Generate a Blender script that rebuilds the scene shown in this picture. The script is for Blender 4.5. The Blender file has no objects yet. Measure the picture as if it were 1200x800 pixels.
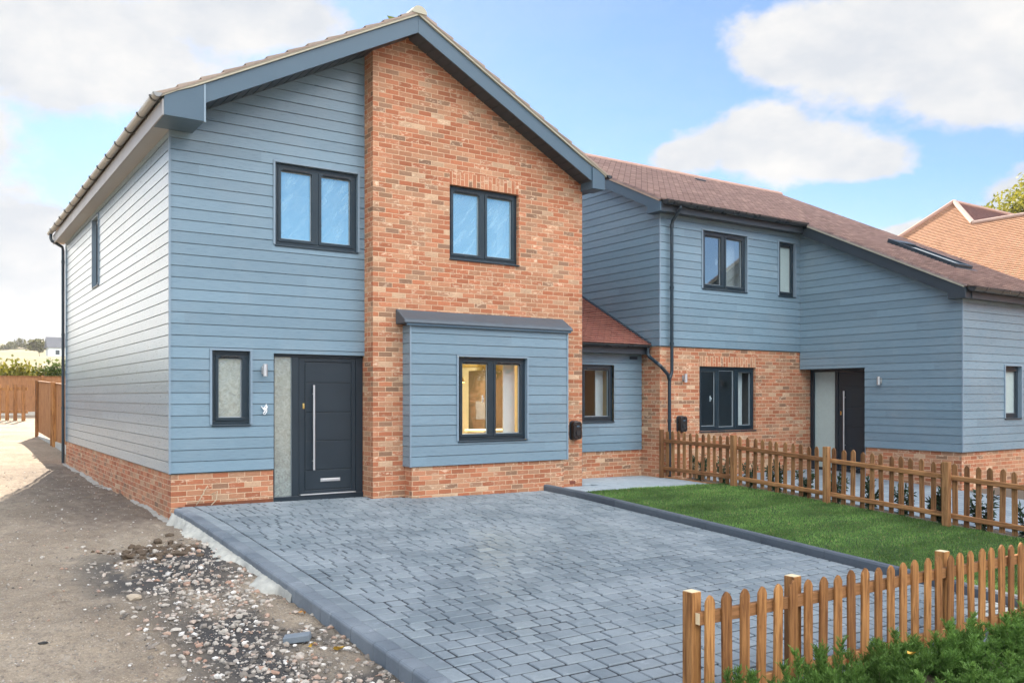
import bpy, bmesh, math, random
import numpy as np
from mathutils import Vector, Matrix
random.seed(7); RNG = np.random.default_rng(11)
S = bpy.context.scene
COL = S.collection
R = math.radians
rad = math.radians

# ------------------------------------------------------------------ camera numbers
YAW = 33.974
CAM = (-2.727, -12.271, 1.507)
SUN_AZ, SUN_EL = 14.2, 33.5          # azimuth from +Y towards +X

# ================================================================== node helpers
class NT:
    def __init__(s, nt): s.nt = nt
    def n(s, typ, ins=None, **props):
        nd = s.nt.nodes.new(typ)
        for k, v in props.items(): setattr(nd, k, v)
        if ins:
            for k, v in ins.items():
                sock = nd.inputs[k]
                if isinstance(v, bpy.types.NodeSocket): s.nt.links.new(v, sock)
                else: sock.default_value = v
        return nd
    def math(s, op, a, b=None, c=None, clamp=False):
        ins = {0: a}
        if b is not None: ins[1] = b
        if c is not None: ins[2] = c
        nd = s.n('ShaderNodeMath', ins, operation=op); nd.use_clamp = clamp
        return nd.outputs[0]
    def vmath(s, op, a, b=None, scale=None):
        ins = {0: a}
        if b is not None: ins[1] = b
        nd = s.n('ShaderNodeVectorMath', ins, operation=op)
        if scale is not None: nd.inputs['Scale'].default_value = scale
        return nd.outputs['Value'] if op in ('LENGTH', 'DOT_PRODUCT', 'DISTANCE') else nd.outputs[0]
    def noise(s, vec, scale, detail=4.0, rough=0.55, dist=0.0):
        nd = s.n('ShaderNodeTexNoise', {'Vector': vec, 'Scale': scale, 'Detail': detail, 'Roughness': rough, 'Distortion': dist})
        return nd.outputs['Fac']
    def ramp(s, fac, stops, interp='LINEAR'):
        nd = s.n('ShaderNodeValToRGB', {'Fac': fac}); cr = nd.color_ramp; cr.interpolation = interp
        while len(cr.elements) < len(stops): cr.elements.new(0.5)
        for e, (p, c) in zip(cr.elements, stops):
            e.position = p; e.color = (c[0], c[1], c[2], 1) if not isinstance(c, (int, float)) else (c, c, c, 1)
        return nd.outputs['Color']
    def mix(s, fac, a, b, blend='MIX'):
        nd = s.n('ShaderNodeMix', data_type='RGBA', blend_type=blend)
        def st(i, v):
            if isinstance(v, bpy.types.NodeSocket): s.nt.links.new(v, nd.inputs[i])
            elif isinstance(v, (int, float)): nd.inputs[i].default_value = v if i == 0 else (v, v, v, 1)
            else: nd.inputs[i].default_value = (v[0], v[1], v[2], 1)
        st(0, fac); st(6, a); st(7, b)
        return nd.outputs[2]
    def mapr(s, v, a, b, c=0.0, d=1.0, smooth=False):
        nd = s.n('ShaderNodeMapRange', {'Value': v, 1: a, 2: b, 3: c, 4: d})
        if smooth: nd.interpolation_type = 'SMOOTHSTEP'
        return nd.outputs[0]
    def scale(s, vec, sx, sy, sz): return s.vmath('MULTIPLY', vec, (sx, sy, sz))
    def comb(s, x, y, z=0.0): return s.n('ShaderNodeCombineXYZ', {0: x, 1: y, 2: z}).outputs[0]
    def sep(s, v): return s.n('ShaderNodeSeparateXYZ', {0: v}).outputs
    def bump(s, h, strength=0.5, dist=0.01, normal=None):
        ins = {'Height': h, 'Strength': strength, 'Distance': dist}
        if normal is not None: ins['Normal'] = normal
        return s.n('ShaderNodeBump', ins).outputs[0]
    def pos(s): return s.n('ShaderNodeNewGeometry').outputs['Position']
    def obj(s): return s.n('ShaderNodeTexCoord').outputs['Object']
    def orand(s): return s.n('ShaderNodeObjectInfo').outputs['Random']
    def attr(s, name): return s.n('ShaderNodeAttribute', attribute_name=name).outputs['Fac']
    def wn(s, vec): return s.n('ShaderNodeTexWhiteNoise', {'Vector': vec}, noise_dimensions='3D').outputs

MATS = {}
def new_mat(name):
    m = bpy.data.materials.new(name); m.use_nodes = True
    nt = m.node_tree; nt.nodes.clear()
    t = NT(nt); out = nt.nodes.new('ShaderNodeOutputMaterial')
    MATS[name] = m
    return m, t, out
def pbsdf(t, out, col, rough=0.6, metal=0.0, normal=None, spec=0.5, **kw):
    ins = {'Roughness': rough, 'Metallic': metal, 'Specular IOR Level': spec}
    ins['Base Color'] = col if isinstance(col, bpy.types.NodeSocket) else (col[0], col[1], col[2], 1)
    if normal is not None: ins['Normal'] = normal
    ins.update(kw)
    b = t.n('ShaderNodeBsdfPrincipled', ins)
    if out is not None: t.nt.links.new(b.outputs[0], out.inputs[0])
    return b
def simple(name, col, rough=0.5, metal=0.0, var=0.15, scale=6.0, bump=0.0, spec=0.5):
    m, t, out = new_mat(name)
    nz = t.noise(t.pos(), scale, 5)
    c = t.mix(nz, [x * (1 - var) for x in col], [min(1, x * (1 + var)) for x in col])
    nrm = t.bump(t.noise(t.pos(), scale * 12, 3), bump, 0.004) if bump else None
    rg = t.mapr(nz, 0.3, 0.7, max(0.02, rough - 0.08), min(1, rough + 0.08))
    pbsdf(t, out, c, rg, metal, nrm, spec)
    return m

# wall coordinates: (along the wall, height) for any axis-aligned vertical face
def wall_uv(t):
    g = t.n('ShaderNodeNewGeometry')
    p = t.sep(g.outputs['Position']); nn = t.sep(g.outputs['True Normal'])
    sx = t.math('GREATER_THAN', t.math('ABSOLUTE', nn[0]), 0.7)
    u = t.math('ADD', t.math('MULTIPLY', p[1], sx), t.math('MULTIPLY', p[0], t.math('SUBTRACT', 1.0, sx)))
    return u, p[2], g.outputs['Position']

def brick_cells(t, u, v, w, h, joint, wob=None):
    """returns per brick random colour, a mortar mask (1 = mortar), random value"""
    row = t.math('FLOOR', t.math('DIVIDE', v, h))
    off = t.math('MULTIPLY', t.math('MODULO', t.math('ABSOLUTE', row), 2.0), 0.5)
    uu = t.math('ADD', t.math('DIVIDE', u, w), off)
    col = t.math('FLOOR', uu)
    fu = t.math('SUBTRACT', uu, col)
    fv = t.math('SUBTRACT', t.math('DIVIDE', v, h), row)
    du = t.math('MULTIPLY', t.math('MINIMUM', fu, t.math('SUBTRACT', 1.0, fu)), w)
    dv = t.math('MULTIPLY', t.math('MINIMUM', fv, t.math('SUBTRACT', 1.0, fv)), h)
    d = t.math('MINIMUM', du, dv)
    if wob is not None: d = t.math('ADD', d, wob)
    mort = t.mapr(d, joint * 0.35, joint * 0.75, 1.0, 0.0, True)
    wn = t.wn(t.comb(col, row, 0.37))
    return wn, mort

def brick_mat(name, soldier=False, tint=(1, 1, 1)):
    m, t, out = new_mat(name)
    u, v, pos = wall_uv(t)
    n1 = t.noise(pos, 45, 4)
    wob = t.math('MULTIPLY', t.math('SUBTRACT', n1, 0.5), 0.009)
    if soldier: wn, mort = brick_cells(t, t.math('ADD', v, 0.105), u, 0.23, 0.075, 0.012, wob)
    else: wn, mort = brick_cells(t, u, v, 0.225, 0.075, 0.0095, wob)
    rs = t.sep(wn['Color'])
    base = t.ramp(rs[0], [(0.0, (0.36, 0.135, 0.075)), (0.22, (0.42, 0.170, 0.095)), (0.42, (0.46, 0.215, 0.130)), (0.6, (0.40, 0.205, 0.125)),
                          (0.76, (0.48, 0.27, 0.17)), (0.87, (0.24, 0.15, 0.105)), (0.93, (0.33, 0.20, 0.13)), (1.0, (0.56, 0.40, 0.28))])
    # smears and pale bloom on the faces of the stock bricks
    nb = t.noise(t.scale(pos, 1, 1, 2.2), 11, 6, 0.68)
    bloom = t.math('MULTIPLY', t.mapr(nb, 0.52, 0.64, 0, 1, True), t.mapr(rs[1], 0.35, 0.85))
    c = t.mix(t.math('MULTIPLY', bloom, 0.85), base, (0.70, 0.56, 0.43))
    c = t.mix(1.0, c, t.mapr(rs[2], 0, 1, 0.86, 1.14), 'MULTIPLY')
    sm = t.noise(t.scale(pos, 1, 1, 3.0), 26, 5, 0.65)
    c = t.mix(t.mapr(sm, 0.52, 0.75, 0, 0.5), c, (0.17, 0.085, 0.055))
    big = t.noise(pos, 0.9, 3)
    c = t.mix(1.0, c, t.mapr(big, 0.3, 0.7, 0.9, 1.1), 'MULTIPLY')
    mcol = t.mix(t.noise(pos, 14, 4), (0.50, 0.36, 0.25), (0.64, 0.48, 0.35))
    c = t.mix(mort, c, mcol)
    c = t.mix(1.0, c, (1.02, 0.94, 0.85), 'MULTIPLY')
    h = t.math('SUBTRACT', t.math('MULTIPLY', n1, 0.35), mort)
    pbsdf(t, out, c, 0.88, 0, t.bump(h, 0.7, 0.006), 0.25)
    return m

def clad_mat(name, col):
    m, t, out = new_mat(name)
    u, v, pos = wall_uv(t)
    brd = t.math('FLOOR', t.math('DIVIDE', t.math('SUBTRACT', v, 0.466), 0.156))
    wn = t.wn(t.comb(brd, t.math('FLOOR', t.math('DIVIDE', t.math('ADD', u, t.math('MULTIPLY', brd, 1.37)), 3.6)), 1.3))
    grain = t.noise(t.comb(t.math('MULTIPLY', u, 3.0), t.math('MULTIPLY', v, 60.0), wn['Value']), 2.2, 6, 0.62)
    dirt = t.noise(pos, 1.3, 4)
    c = t.mix(t.mapr(grain, 0.3, 0.7), [x * 0.90 for x in col], [x * 1.10 for x in col])
    c = t.mix(1.0, c, t.mapr(wn['Value'], 0, 1, 0.91, 1.09), 'MULTIPLY')
    c = t.mix(t.mapr(dirt, 0.5, 0.8, 0, 0.16), c, (0.35, 0.36, 0.36))
    pbsdf(t, out, c, t.mapr(grain, 0.3, 0.7, 0.25, 0.36), 0, t.bump(grain, 0.15, 0.003), 0.55)
    return m

def tile_mat(name, axis_u, cols, w=0.165, h=0.1):
    """clay tiles on a lapped roof: cell id from the along-roof coordinate and the course attribute"""
    m, t, out = new_mat(name)
    pos = t.pos(); p = t.sep(pos)
    u = p[axis_u]
    row = t.math('FLOOR', t.math('ADD', t.attr('row'), 0.5))
    uu = t.math('ADD', t.math('DIVIDE', u, w), t.math('MULTIPLY', t.math('MODULO', row, 2.0), 0.5))
    col = t.math('FLOOR', uu); fu = t.math('SUBTRACT', uu, col)
    wn = t.wn(t.comb(col, row, 0.7)); rs = t.sep(wn['Color'])
    c = t.ramp(rs[0], [(i / (len(cols) - 1), cc) for i, cc in enumerate(cols)])
    c = t.mix(t.mapr(t.noise(pos, 2.2, 4), 0.45, 0.75, 0, 0.35), c, [x * 0.72 for x in cols[0]])
    c = t.mix(t.mapr(t.noise(pos, 30, 3), 0.55, 0.8, 0, 0.4), c, (0.40, 0.36, 0.30))
    edge = t.math('MINIMUM', fu, t.math('SUBTRACT', 1.0, fu))
    gap = t.mapr(edge, 0.012, 0.035, 1, 0)
    c = t.mix(gap, c, (0.03, 0.022, 0.02))
    hh = t.math('SUBTRACT', t.math('MULTIPLY', rs[1], 0.5), gap)
    pbsdf(t, out, c, 0.8, 0, t.bump(hh, 0.6, 0.008), 0.3)
    return m

def wood_mat(name, col, dark, along='Z'):
    m, t, out = new_mat(name)
    o = t.obj(); r = t.orand()
    sh = t.vmath('ADD', o, t.comb(t.math('MULTIPLY', r, 37.0), t.math('MULTIPLY', r, 11.0), t.math('MULTIPLY', r, 53.0)))
    k = {'Z': (1, 1, 0.07), 'X': (0.07, 1, 1), 'Y': (1, 0.07, 1)}[along]
    g = t.noise(t.scale(sh, *k), 42, 5, 0.65, 0.6)
    c = t.mix(t.mapr(g, 0.36, 0.62), dark, col)
    vo = t.n('ShaderNodeTexVoronoi', {'Vector': t.scale(sh, 1, 1, 0.6) if along == 'Z' else sh, 'Scale': 7.0, 'Randomness': 1.0})
    kn = t.mapr(vo.outputs['Distance'], 0.04, 0.13, 1, 0, True)
    c = t.mix(t.math('MULTIPLY', kn, 0.85), c, [x * 0.28 for x in col])
    c = t.mix(1.0, c, t.ramp(r, [(0, (0.62, 0.57, 0.55)), (0.5, (1.0, 0.97, 0.93)), (1, (1.25, 1.28, 1.25))]), 'MULTIPLY')
    st = t.noise(t.scale(sh, 1, 1, 0.4), 5, 3)
    c = t.mix(t.mapr(st, 0.55, 0.8, 0, 0.45), c, [x * 0.5 for x in dark])
    pbsdf(t, out, c, 0.72, 0, t.bump(g, 0.4, 0.003), 0.3)
    return m

def leaf_mat(name, a, b, trans=0.25):
    m, t, out = new_mat(name)
    g = t.n('ShaderNodeNewGeometry')
    r = t.attr('rnd')
    c = t.mix(r, a, b)
    c = t.mix(1.0, c, t.mapr(t.orand(), 0, 1, 0.8, 1.2), 'MULTIPLY')
    d = pbsdf(t, None, c, 0.55, 0, None, 0.3)
    tr = t.n('ShaderNodeBsdfTranslucent', {'Color': c})
    mx = t.n('ShaderNodeMixShader', {0: trans, 1: d.outputs[0], 2: tr.outputs[0]})
    t.nt.links.new(mx.outputs[0], out.inputs[0])
    return m

def schlick(t, r0, k=1.0):
    fc = t.n('ShaderNodeLayerWeight', {'Blend': 0.5}).outputs['Facing']
    return t.math('ADD', r0, t.math('MULTIPLY', t.math('POWER', fc, 5.0), (1 - r0) * k), clamp=True)
def glass_mat(name, refl=0.12, tint=(0.92, 0.96, 0.97), film=False):
    m, t, out = new_mat(name)
    pos = t.pos()
    f = schlick(t, refl)
    wav = t.noise(pos, 1.3, 2)
    nrm = t.bump(wav, 0.06, 0.02)
    gl = t.n('ShaderNodeBsdfGlossy', {'Color': (0.62, 0.95, 1, 1) if film else (0.95, 0.98, 1, 1), 'Roughness': 0.015, 'Normal': nrm})
    tr = t.n('ShaderNodeBsdfTransparent', {'Color': (*tint, 1)})
    mx = t.n('ShaderNodeMixShader', {0: f, 1: tr.outputs[0], 2: gl.outputs[0]})
    last = mx.outputs[0]
    if film:   # hazy streaks of protective film; their blue colour stands in for reflected sky
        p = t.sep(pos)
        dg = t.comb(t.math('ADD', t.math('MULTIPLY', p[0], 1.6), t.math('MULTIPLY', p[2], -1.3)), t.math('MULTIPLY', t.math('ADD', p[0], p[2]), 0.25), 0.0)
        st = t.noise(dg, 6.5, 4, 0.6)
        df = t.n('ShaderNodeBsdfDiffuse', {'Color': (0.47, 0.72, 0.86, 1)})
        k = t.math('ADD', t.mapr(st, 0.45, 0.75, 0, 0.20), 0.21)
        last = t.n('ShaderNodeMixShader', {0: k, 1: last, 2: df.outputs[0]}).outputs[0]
    t.nt.links.new(last, out.inputs[0])
    return m

def frosted_mat(name, col, refl=0.26):
    m, t, out = new_mat(name)
    pos = t.pos()
    n1 = t.noise(pos, 16, 5, 0.65, 1.4); n2 = t.noise(pos, 60, 3)
    kf = 0.35 if refl > .1 else 0.06
    c = t.mix(t.mapr(n1, 0.35, 0.65), [x * (1 - kf) for x in col], [x * (1 + kf) for x in col])
    d = pbsdf(t, None, c, 0.5, 0, None, 0.5)
    gl = t.n('ShaderNodeBsdfGlossy', {'Color': (0.95, 0.97, 0.96, 1), 'Roughness': 0.03, 'Normal': t.bump(t.math('ADD', t.math('MULTIPLY', n1, 0.8), t.math('MULTIPLY', n2, 0.06)), 0.22, 0.02)})
    f = schlick(t, refl, 0.8)
    mx = t.n('ShaderNodeMixShader', {0: f, 1: d.outputs[0], 2: gl.outputs[0]})
    t.nt.links.new(mx.outputs[0], out.inputs[0])
    return m

CLAD = (0.165, 0.245, 0.300)
M_clad = clad_mat('fibre_cement_boards', CLAD)
M_brick = brick_mat('stock_brick')
M_soldier = brick_mat('soldier_brick', True)
M_dark = simple('anthracite_frame', (0.011, 0.025, 0.036), 0.38, 0, 0.12, 3)
M_fascia = simple('grey_fascia', (0.060, 0.105, 0.145), 0.42, 0, 0.12, 3)
M_fascia2 = simple('dark_fascia', (0.030, 0.043, 0.055), 0.40, 0, 0.12, 3)
M_trim = simple('pale_trim', (0.20, 0.27, 0.33), 0.45, 0, 0.06, 3)
M_gutter = simple('gutter_grey', (0.26, 0.265, 0.26), 0.35, 0, 0.12, 5)
M_gutterb = simple('gutter_bracket_grey', (0.13, 0.135, 0.13), 0.45, 0, 0.12, 5)
M_gutter2 = simple('gutter_dark', (0.022, 0.027, 0.032), 0.3, 0, 0.15, 5)
M_verge = simple('verge_mortar', (0.52, 0.49, 0.38), 0.8, 0, 0.15, 12, 0.3)
M_lead = simple('lead_flashing', (0.075, 0.095, 0.115), 0.5, 0.25, 0.3, 7, 0.15)
M_door = simple('door_skin', (0.012, 0.022, 0.031), 0.42, 0, 0.08, 4)
M_steel = simple('brushed_steel', (0.60, 0.60, 0.60), 0.42, 0.85, 0.05, 2)
M_brass = simple('brass', (0.75, 0.55, 0.22), 0.3, 1.0, 0.05, 20)
M_white = simple('white_paint', (0.80, 0.80, 0.78), 0.5, 0, 0.04, 4)
M_plaster = simple('plaster', (0.72, 0.72, 0.69), 0.8, 0, 0.04, 3)
M_warm = simple('cream_wall', (0.70, 0.58, 0.34), 0.8, 0, 0.06, 2)
M_floor = simple('oak_floor', (0.34, 0.24, 0.14), 0.45, 0, 0.2, 5)
M_blackp = simple('black_plastic', (0.012, 0.012, 0.014), 0.32, 0, 0.1, 8)
M_glass = glass_mat('window_glass', 0.055)
M_glassf = glass_mat('filmed_sky_glass', 0.42, film=True)
M_glassw = glass_mat('house_glass', 0.24)
M_frost = frosted_mat('patterned_glass', (0.20, 0.235, 0.215))
M_frost2 = frosted_mat('satin_glass', (0.36, 0.45, 0.44), 0.03)
M_wood = wood_mat('fence_timber', (0.40, 0.195, 0.068), (0.165, 0.068, 0.022))
M_wood2 = wood_mat('weathered_fence_timber', (0.33, 0.175, 0.075), (0.16, 0.07, 0.028))
M_woodY = wood_mat('fence_rail_timber', (0.38, 0.19, 0.08), (0.17, 0.075, 0.03), 'Y')
M_woodX = wood_mat('fence_rail_timber_front', (0.38, 0.19, 0.08), (0.23, 0.11, 0.042), 'X')
M_boards = wood_mat('close_boards', (0.34, 0.17, 0.075), (0.22, 0.10, 0.042))
M_endgrain = simple('cut_end_grain', (0.72, 0.58, 0.36), 0.8, 0, 0.1, 30)
M_conc = simple('concrete', (0.43, 0.42, 0.37), 0.95, 0, 0.35, 14, 0.9)
M_tileH2 = tile_mat('brown_clay_tiles', 0, [(0.28, 0.205, 0.19), (0.43, 0.32, 0.29), (0.36, 0.26, 0.24), (0.52, 0.385, 0.335)])
M_tileLk = tile_mat('red_clay_tiles', 0, [(0.29, 0.115, 0.085), (0.40, 0.17, 0.125), (0.34, 0.145, 0.11)])
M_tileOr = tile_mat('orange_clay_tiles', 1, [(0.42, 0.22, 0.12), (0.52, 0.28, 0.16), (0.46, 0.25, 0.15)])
M_tileOrX = tile_mat('shaded_orange_tiles', 0, [(0.23, 0.12, 0.11), (0.28, 0.15, 0.13), (0.25, 0.14, 0.13)])  # orange roof's tiles again, with the shade of their slope put into the colour
M_tileH1 = tile_mat('grey_brown_tiles', 1, [(0.26, 0.20, 0.16), (0.33, 0.26, 0.21), (0.29, 0.23, 0.19)], 0.33)
M_ridge = simple('ridge_tile', (0.40, 0.24, 0.18), 0.8, 0, 0.2, 8, 0.3)
M_ridge1 = simple('ridge_tile_buff', (0.42, 0.40, 0.31), 0.8, 0, 0.2, 8, 0.3)
M_cable = simple('white_cable', (0.8, 0.8, 0.8), 0.4)
M_leafY = leaf_mat('autumn_leaves', (0.17, 0.18, 0.02), (0.32, 0.28, 0.03), 0.35)
M_leafG = leaf_mat('green_leaves', (0.055, 0.09, 0.02), (0.14, 0.18, 0.04), 0.35)
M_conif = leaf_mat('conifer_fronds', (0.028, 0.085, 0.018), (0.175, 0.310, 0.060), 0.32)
M_laurel = leaf_mat('laurel_leaves', (0.02, 0.05, 0.026), (0.05, 0.095, 0.045), 0.15)
M_bark = simple('bark', (0.11, 0.085, 0.06), 0.9, 0, 0.3, 8, 0.5)
M_twig = simple('dry_twig', (0.42, 0.33, 0.22), 0.8)
M_hillhedge = leaf_mat('far_hedge_leaves', (0.10, 0.10, 0.03), (0.17, 0.16, 0.05), 0.2)

# ================================================================== mesh helpers
class MB:
    def __init__(s): s.v = []; s.f = []; s.a = []; s.m = []
    def face(s, pts, a=0.0, m=0):
        i = len(s.v); s.v += [tuple(p) for p in pts]; s.f.append(list(range(i, i + len(pts)))); s.a.append(a); s.m.append(m)
    def mesh(s, verts, faces, a=0.0, m=0):
        i = len(s.v); s.v += [tuple(p) for p in verts]
        for f in faces: s.f.append([i + k for k in f]); s.a.append(a); s.m.append(m)
    def box(s, lo, hi, a=0.0, m=0):
        x0, y0, z0 = lo; x1, y1, z1 = hi
        v = [(x0, y0, z0), (x1, y0, z0), (x1, y1, z0), (x0, y1, z0), (x0, y0, z1), (x1, y0, z1), (x1, y1, z1), (x0, y1, z1)]
        s.mesh(v, [(0, 3, 2, 1), (4, 5, 6, 7), (0, 1, 5, 4), (1, 2, 6, 5), (2, 3, 7, 6), (3, 0, 4, 7)], a, m)
    def fbox(s, fr, u0, u1, v0, v1, n0, n1, a=0.0, m=0):
        c = [(u0, v0, n0), (u1, v0, n0), (u1, v0, n1), (u0, v0, n1), (u0, v1, n0), (u1, v1, n0), (u1, v1, n1), (u0, v1, n1)]
        v = [fr(*q) for q in c]
        fl = [(0, 3, 2, 1), (4, 5, 6, 7), (0, 1, 5, 4), (1, 2, 6, 5), (2, 3, 7, 6), (3, 0, 4, 7)]
        s.mesh(v, fl, a, m)
    def prism(s, poly, ext, a=0.0, m=0):
        """poly: list of 3D points (planar), ext: extrusion vector"""
        n = len(poly); e = Vector(ext)
        p0 = [Vector(p) for p in poly]; p1 = [p + e for p in p0]
        s.mesh(p0 + p1, [list(range(n))[::-1], list(range(n, 2 * n))] + [[i, (i + 1) % n, n + (i + 1) % n, n + i] for i in range(n)], a, m)
    def tube(s, pts, r, seg=8, a=0.0, m=0, caps=True):
        pts = [Vector(p) for p in pts]; n = len(pts)
        rr = r if isinstance(r, (list, tuple)) else [r] * n
        rings = []; up = None
        for i, p in enumerate(pts):
            d = (pts[min(i + 1, n - 1)] - pts[max(i - 1, 0)]).normalized()
            if up is None:
                up = Vector((0, 0, 1)) if abs(d.z) < 0.9 else Vector((1, 0, 0))
            x = d.cross(up).normalized(); y = x.cross(d).normalized(); up = y
            rings.append([p + (x * math.cos(2 * math.pi * k / seg) + y * math.sin(2 * math.pi * k / seg)) * rr[i] for k in range(seg)])
        v = [q for ring in rings for q in ring]; f = []
        for i in range(n - 1):
            for k in range(seg):
                k2 = (k + 1) % seg
                f.append((i * seg + k, i * seg + k2, (i + 1) * seg + k2, (i + 1) * seg + k))
        if caps: f.append(list(range(seg))[::-1]); f.append([(n - 1) * seg + k for k in range(seg)])
        s.mesh(v, f, a, m)
    def build(s, name, mat, parent=None, label=None, attr='rnd', smooth=False, bevel=0.0, fixn=True, cat=None, group=None, kind=None):
        off = Vector((0, 0, 0)); q = parent
        while q is not None: off += Vector(q.location); q = q.parent
        me = bpy.data.meshes.new(name)
        me.from_pydata([(x - off.x, y - off.y, z - off.z) for x, y, z in s.v], [], s.f)
        if fixn and not smooth is None:
            bm = bmesh.new(); bm.from_mesh(me)
            lay = bm.faces.layers.float.new(attr)
            for f, a in zip(bm.faces, s.a): f[lay] = a
            if fixn == 'weld': bmesh.ops.remove_doubles(bm, verts=bm.verts, dist=1e-5)
            bm.to_mesh(me); bm.free()
        mats = mat if isinstance(mat, (list, tuple)) else [mat]
        for mm in mats: me.materials.append(mm)
        if len(mats) > 1: me.polygons.foreach_set('material_index', s.m)
        if smooth: me.polygons.foreach_set('use_smooth', [True] * len(me.polygons))
        me.update()
        o = bpy.data.objects.new(name, me); COL.objects.link(o)
        if parent is not None: o.parent = parent
        if bevel:
            md = o.modifiers.new('bevel', 'BEVEL'); md.width = bevel; md.segments = 2; md.limit_method = 'ANGLE'; md.angle_limit = rad(40)
        tag(o, label, cat, group, kind)
        return o

def tag(o, label=None, cat=None, group=None, kind=None):
    if label: o['label'] = label
    if cat: o['category'] = cat
    if group: o['group'] = group
    if kind: o['kind'] = kind
    return o
def thing(name, label, cat, loc=(0, 0, 0), group=None):
    o = bpy.data.objects.new(name, None); COL.objects.link(o); o.location = loc
    o.empty_display_size = 0.2
    return tag(o, label, cat, group)
def dup(o, loc, rotz=0.0, label=None, scale=None, group=None):
    c = o.copy(); COL.objects.link(c); c.location = loc; c.rotation_euler = (0, 0, rotz)
    if scale: c.scale = scale if isinstance(scale, tuple) else (scale,) * 3
    if label: c['label'] = label
    if group: c['group'] = group
    for ch in list(o.children):
        d = ch.copy(); COL.objects.link(d); d.parent = c
        for g in list(ch.children):
            e = g.copy(); COL.objects.link(e); e.parent = d
    return c

def frame(O, U, V, N):
    O, U, V, N = Vector(O), Vector(U).normalized(), Vector(V).normalized(), Vector(N).normalized()
    def f(u, v, n=0.0): return O + U * u + V * v + N * n
    f.O, f.U, f.V, f.N = O, U, V, N
    return f
def shift(fr, u, v, n=0.0): return frame(fr(u, v, n), fr.U, fr.V, fr.N)
def FRONT(y, x=0.0, z=0.0): return frame((x, y, z), (1, 0, 0), (0, 0, 1), (0, -1, 0))      # faces -Y, u=+X
def LEFT(x, y=0.0, z=0.0): return frame((x, y, z), (0, 1, 0), (0, 0, 1), (-1, 0, 0))        # faces -X, u=+Y (mirrored)

def clip(poly, ax, val, keep_ge):
    out = []; n = len(poly)
    for i in range(n):
        a, b = poly[i], poly[(i + 1) % n]
        ia = a[ax] >= val - 1e-9 if keep_ge else a[ax] <= val + 1e-9
        ib = b[ax] >= val - 1e-9 if keep_ge else b[ax] <= val + 1e-9
        if ia: out.append(a)
        if ia != ib:
            tt = (val - a[ax]) / (b[ax] - a[ax]); out.append((a[0] + tt * (b[0] - a[0]), a[1] + tt * (b[1] - a[1])))
    return out
def rect_clip(poly, u0, u1, v0, v1):
    p = clip(poly, 0, u0, True)
    if len(p) > 2: p = clip(p, 0, u1, False)
    if len(p) > 2: p = clip(p, 1, v0, True)
    if len(p) > 2: p = clip(p, 1, v1, False)
    return p if len(p) > 2 else None
def cells(poly, holes, vbreaks):
    us = [p[0] for p in poly]; vs = [p[1] for p in poly]
    V = sorted(set([v for v in vbreaks if min(vs) < v < max(vs)] + [min(vs), max(vs)] + [h for q in holes for h in (q[2], q[3]) if min(vs) < h < max(vs)]))
    for v0, v1 in zip(V[:-1], V[1:]):
        if v1 - v0 < 1e-6: continue
        vm = (v0 + v1) / 2
        hs = sorted([(q[0], q[1]) for q in holes if q[2] < vm < q[3]])
        a = min(us); spans = []
        for h0, h1 in hs:
            if h0 > a: spans.append((a, h0))
            a = max(a, h1)
        if a < max(us): spans.append((a, max(us)))
        for u0, u1 in spans:
            p = rect_clip(poly, u0, u1, v0, v1)
            if p: yield v0, v1, p
def lapped(mb, fr, poly, holes, v0, pitch, lap, jit=0.0, base=0.0, groove=0.0, over=0.0):
    """boards or tile courses: each course leans out by `lap` at its lower edge; groove = open shadow gap above each board"""
    vs = [p[1] for p in poly]
    k0 = math.floor((min(vs) - v0) / pitch); k1 = math.ceil((max(vs) - v0) / pitch)
    br = [v0 + k * pitch for k in range(k0, k1 + 1)]
    if groove: br = br + [b - groove for b in br]
    gd = base - 0.016 if groove else base - 0.004
    def edge(p, v, na, nb, k):
        bu = [q[0] for q in p if abs(q[1] - v) < 1e-6]
        if len(bu) >= 2:
            u0, u1 = min(bu), max(bu)
            mb.face([fr(u0, v, na), fr(u1, v, na), fr(u1, v, nb), fr(u0, v, nb)], k)
    for a, b, p in cells(poly, holes, br):
        k = math.floor(((a + b) / 2 - v0) / pitch); lo = v0 + k * pitch
        d = lambda v: base + lap * (1 - (v - lo) / pitch)
        if groove and (a + b) / 2 > lo + pitch - groove:
            mb.face([fr(u, v, gd) for u, v in p], k); continue
        if over and abs(a - lo) < 1e-5:
            mb.face([fr(u, v - over if abs(v - a) < 1e-6 else v, d(v)) for u, v in p], k)
            bu = [q[0] for q in p if abs(q[1] - a) < 1e-6]
            if len(bu) >= 2:
                u0, u1 = min(bu), max(bu); h0 = base + lap; h1 = h0 - 0.013
                mb.face([fr(u0, a - over, h1), fr(u1, a - over, h1), fr(u1, a - over, h0), fr(u0, a - over, h0)], k)
                mb.face([fr(u0, a - over, h1), fr(u1, a - over, h1), fr(u1, a + 0.004, h1), fr(u0, a + 0.004, h1)], k)
                mb.face([fr(u0, a + 0.004, h1), fr(u1, a + 0.004, h1), fr(u1, a + 0.004, base - 0.004), fr(u0, a + 0.004, base - 0.004)], k)
            continue
        mb.face([fr(u, v, d(v)) for u, v in p], k)
        if abs(a - lo) < 1e-5: edge(p, a, gd, base + lap, k)
        if groove and abs(b - (lo + pitch - groove)) < 1e-5: edge(p, b, gd, d(b), k)
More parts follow.
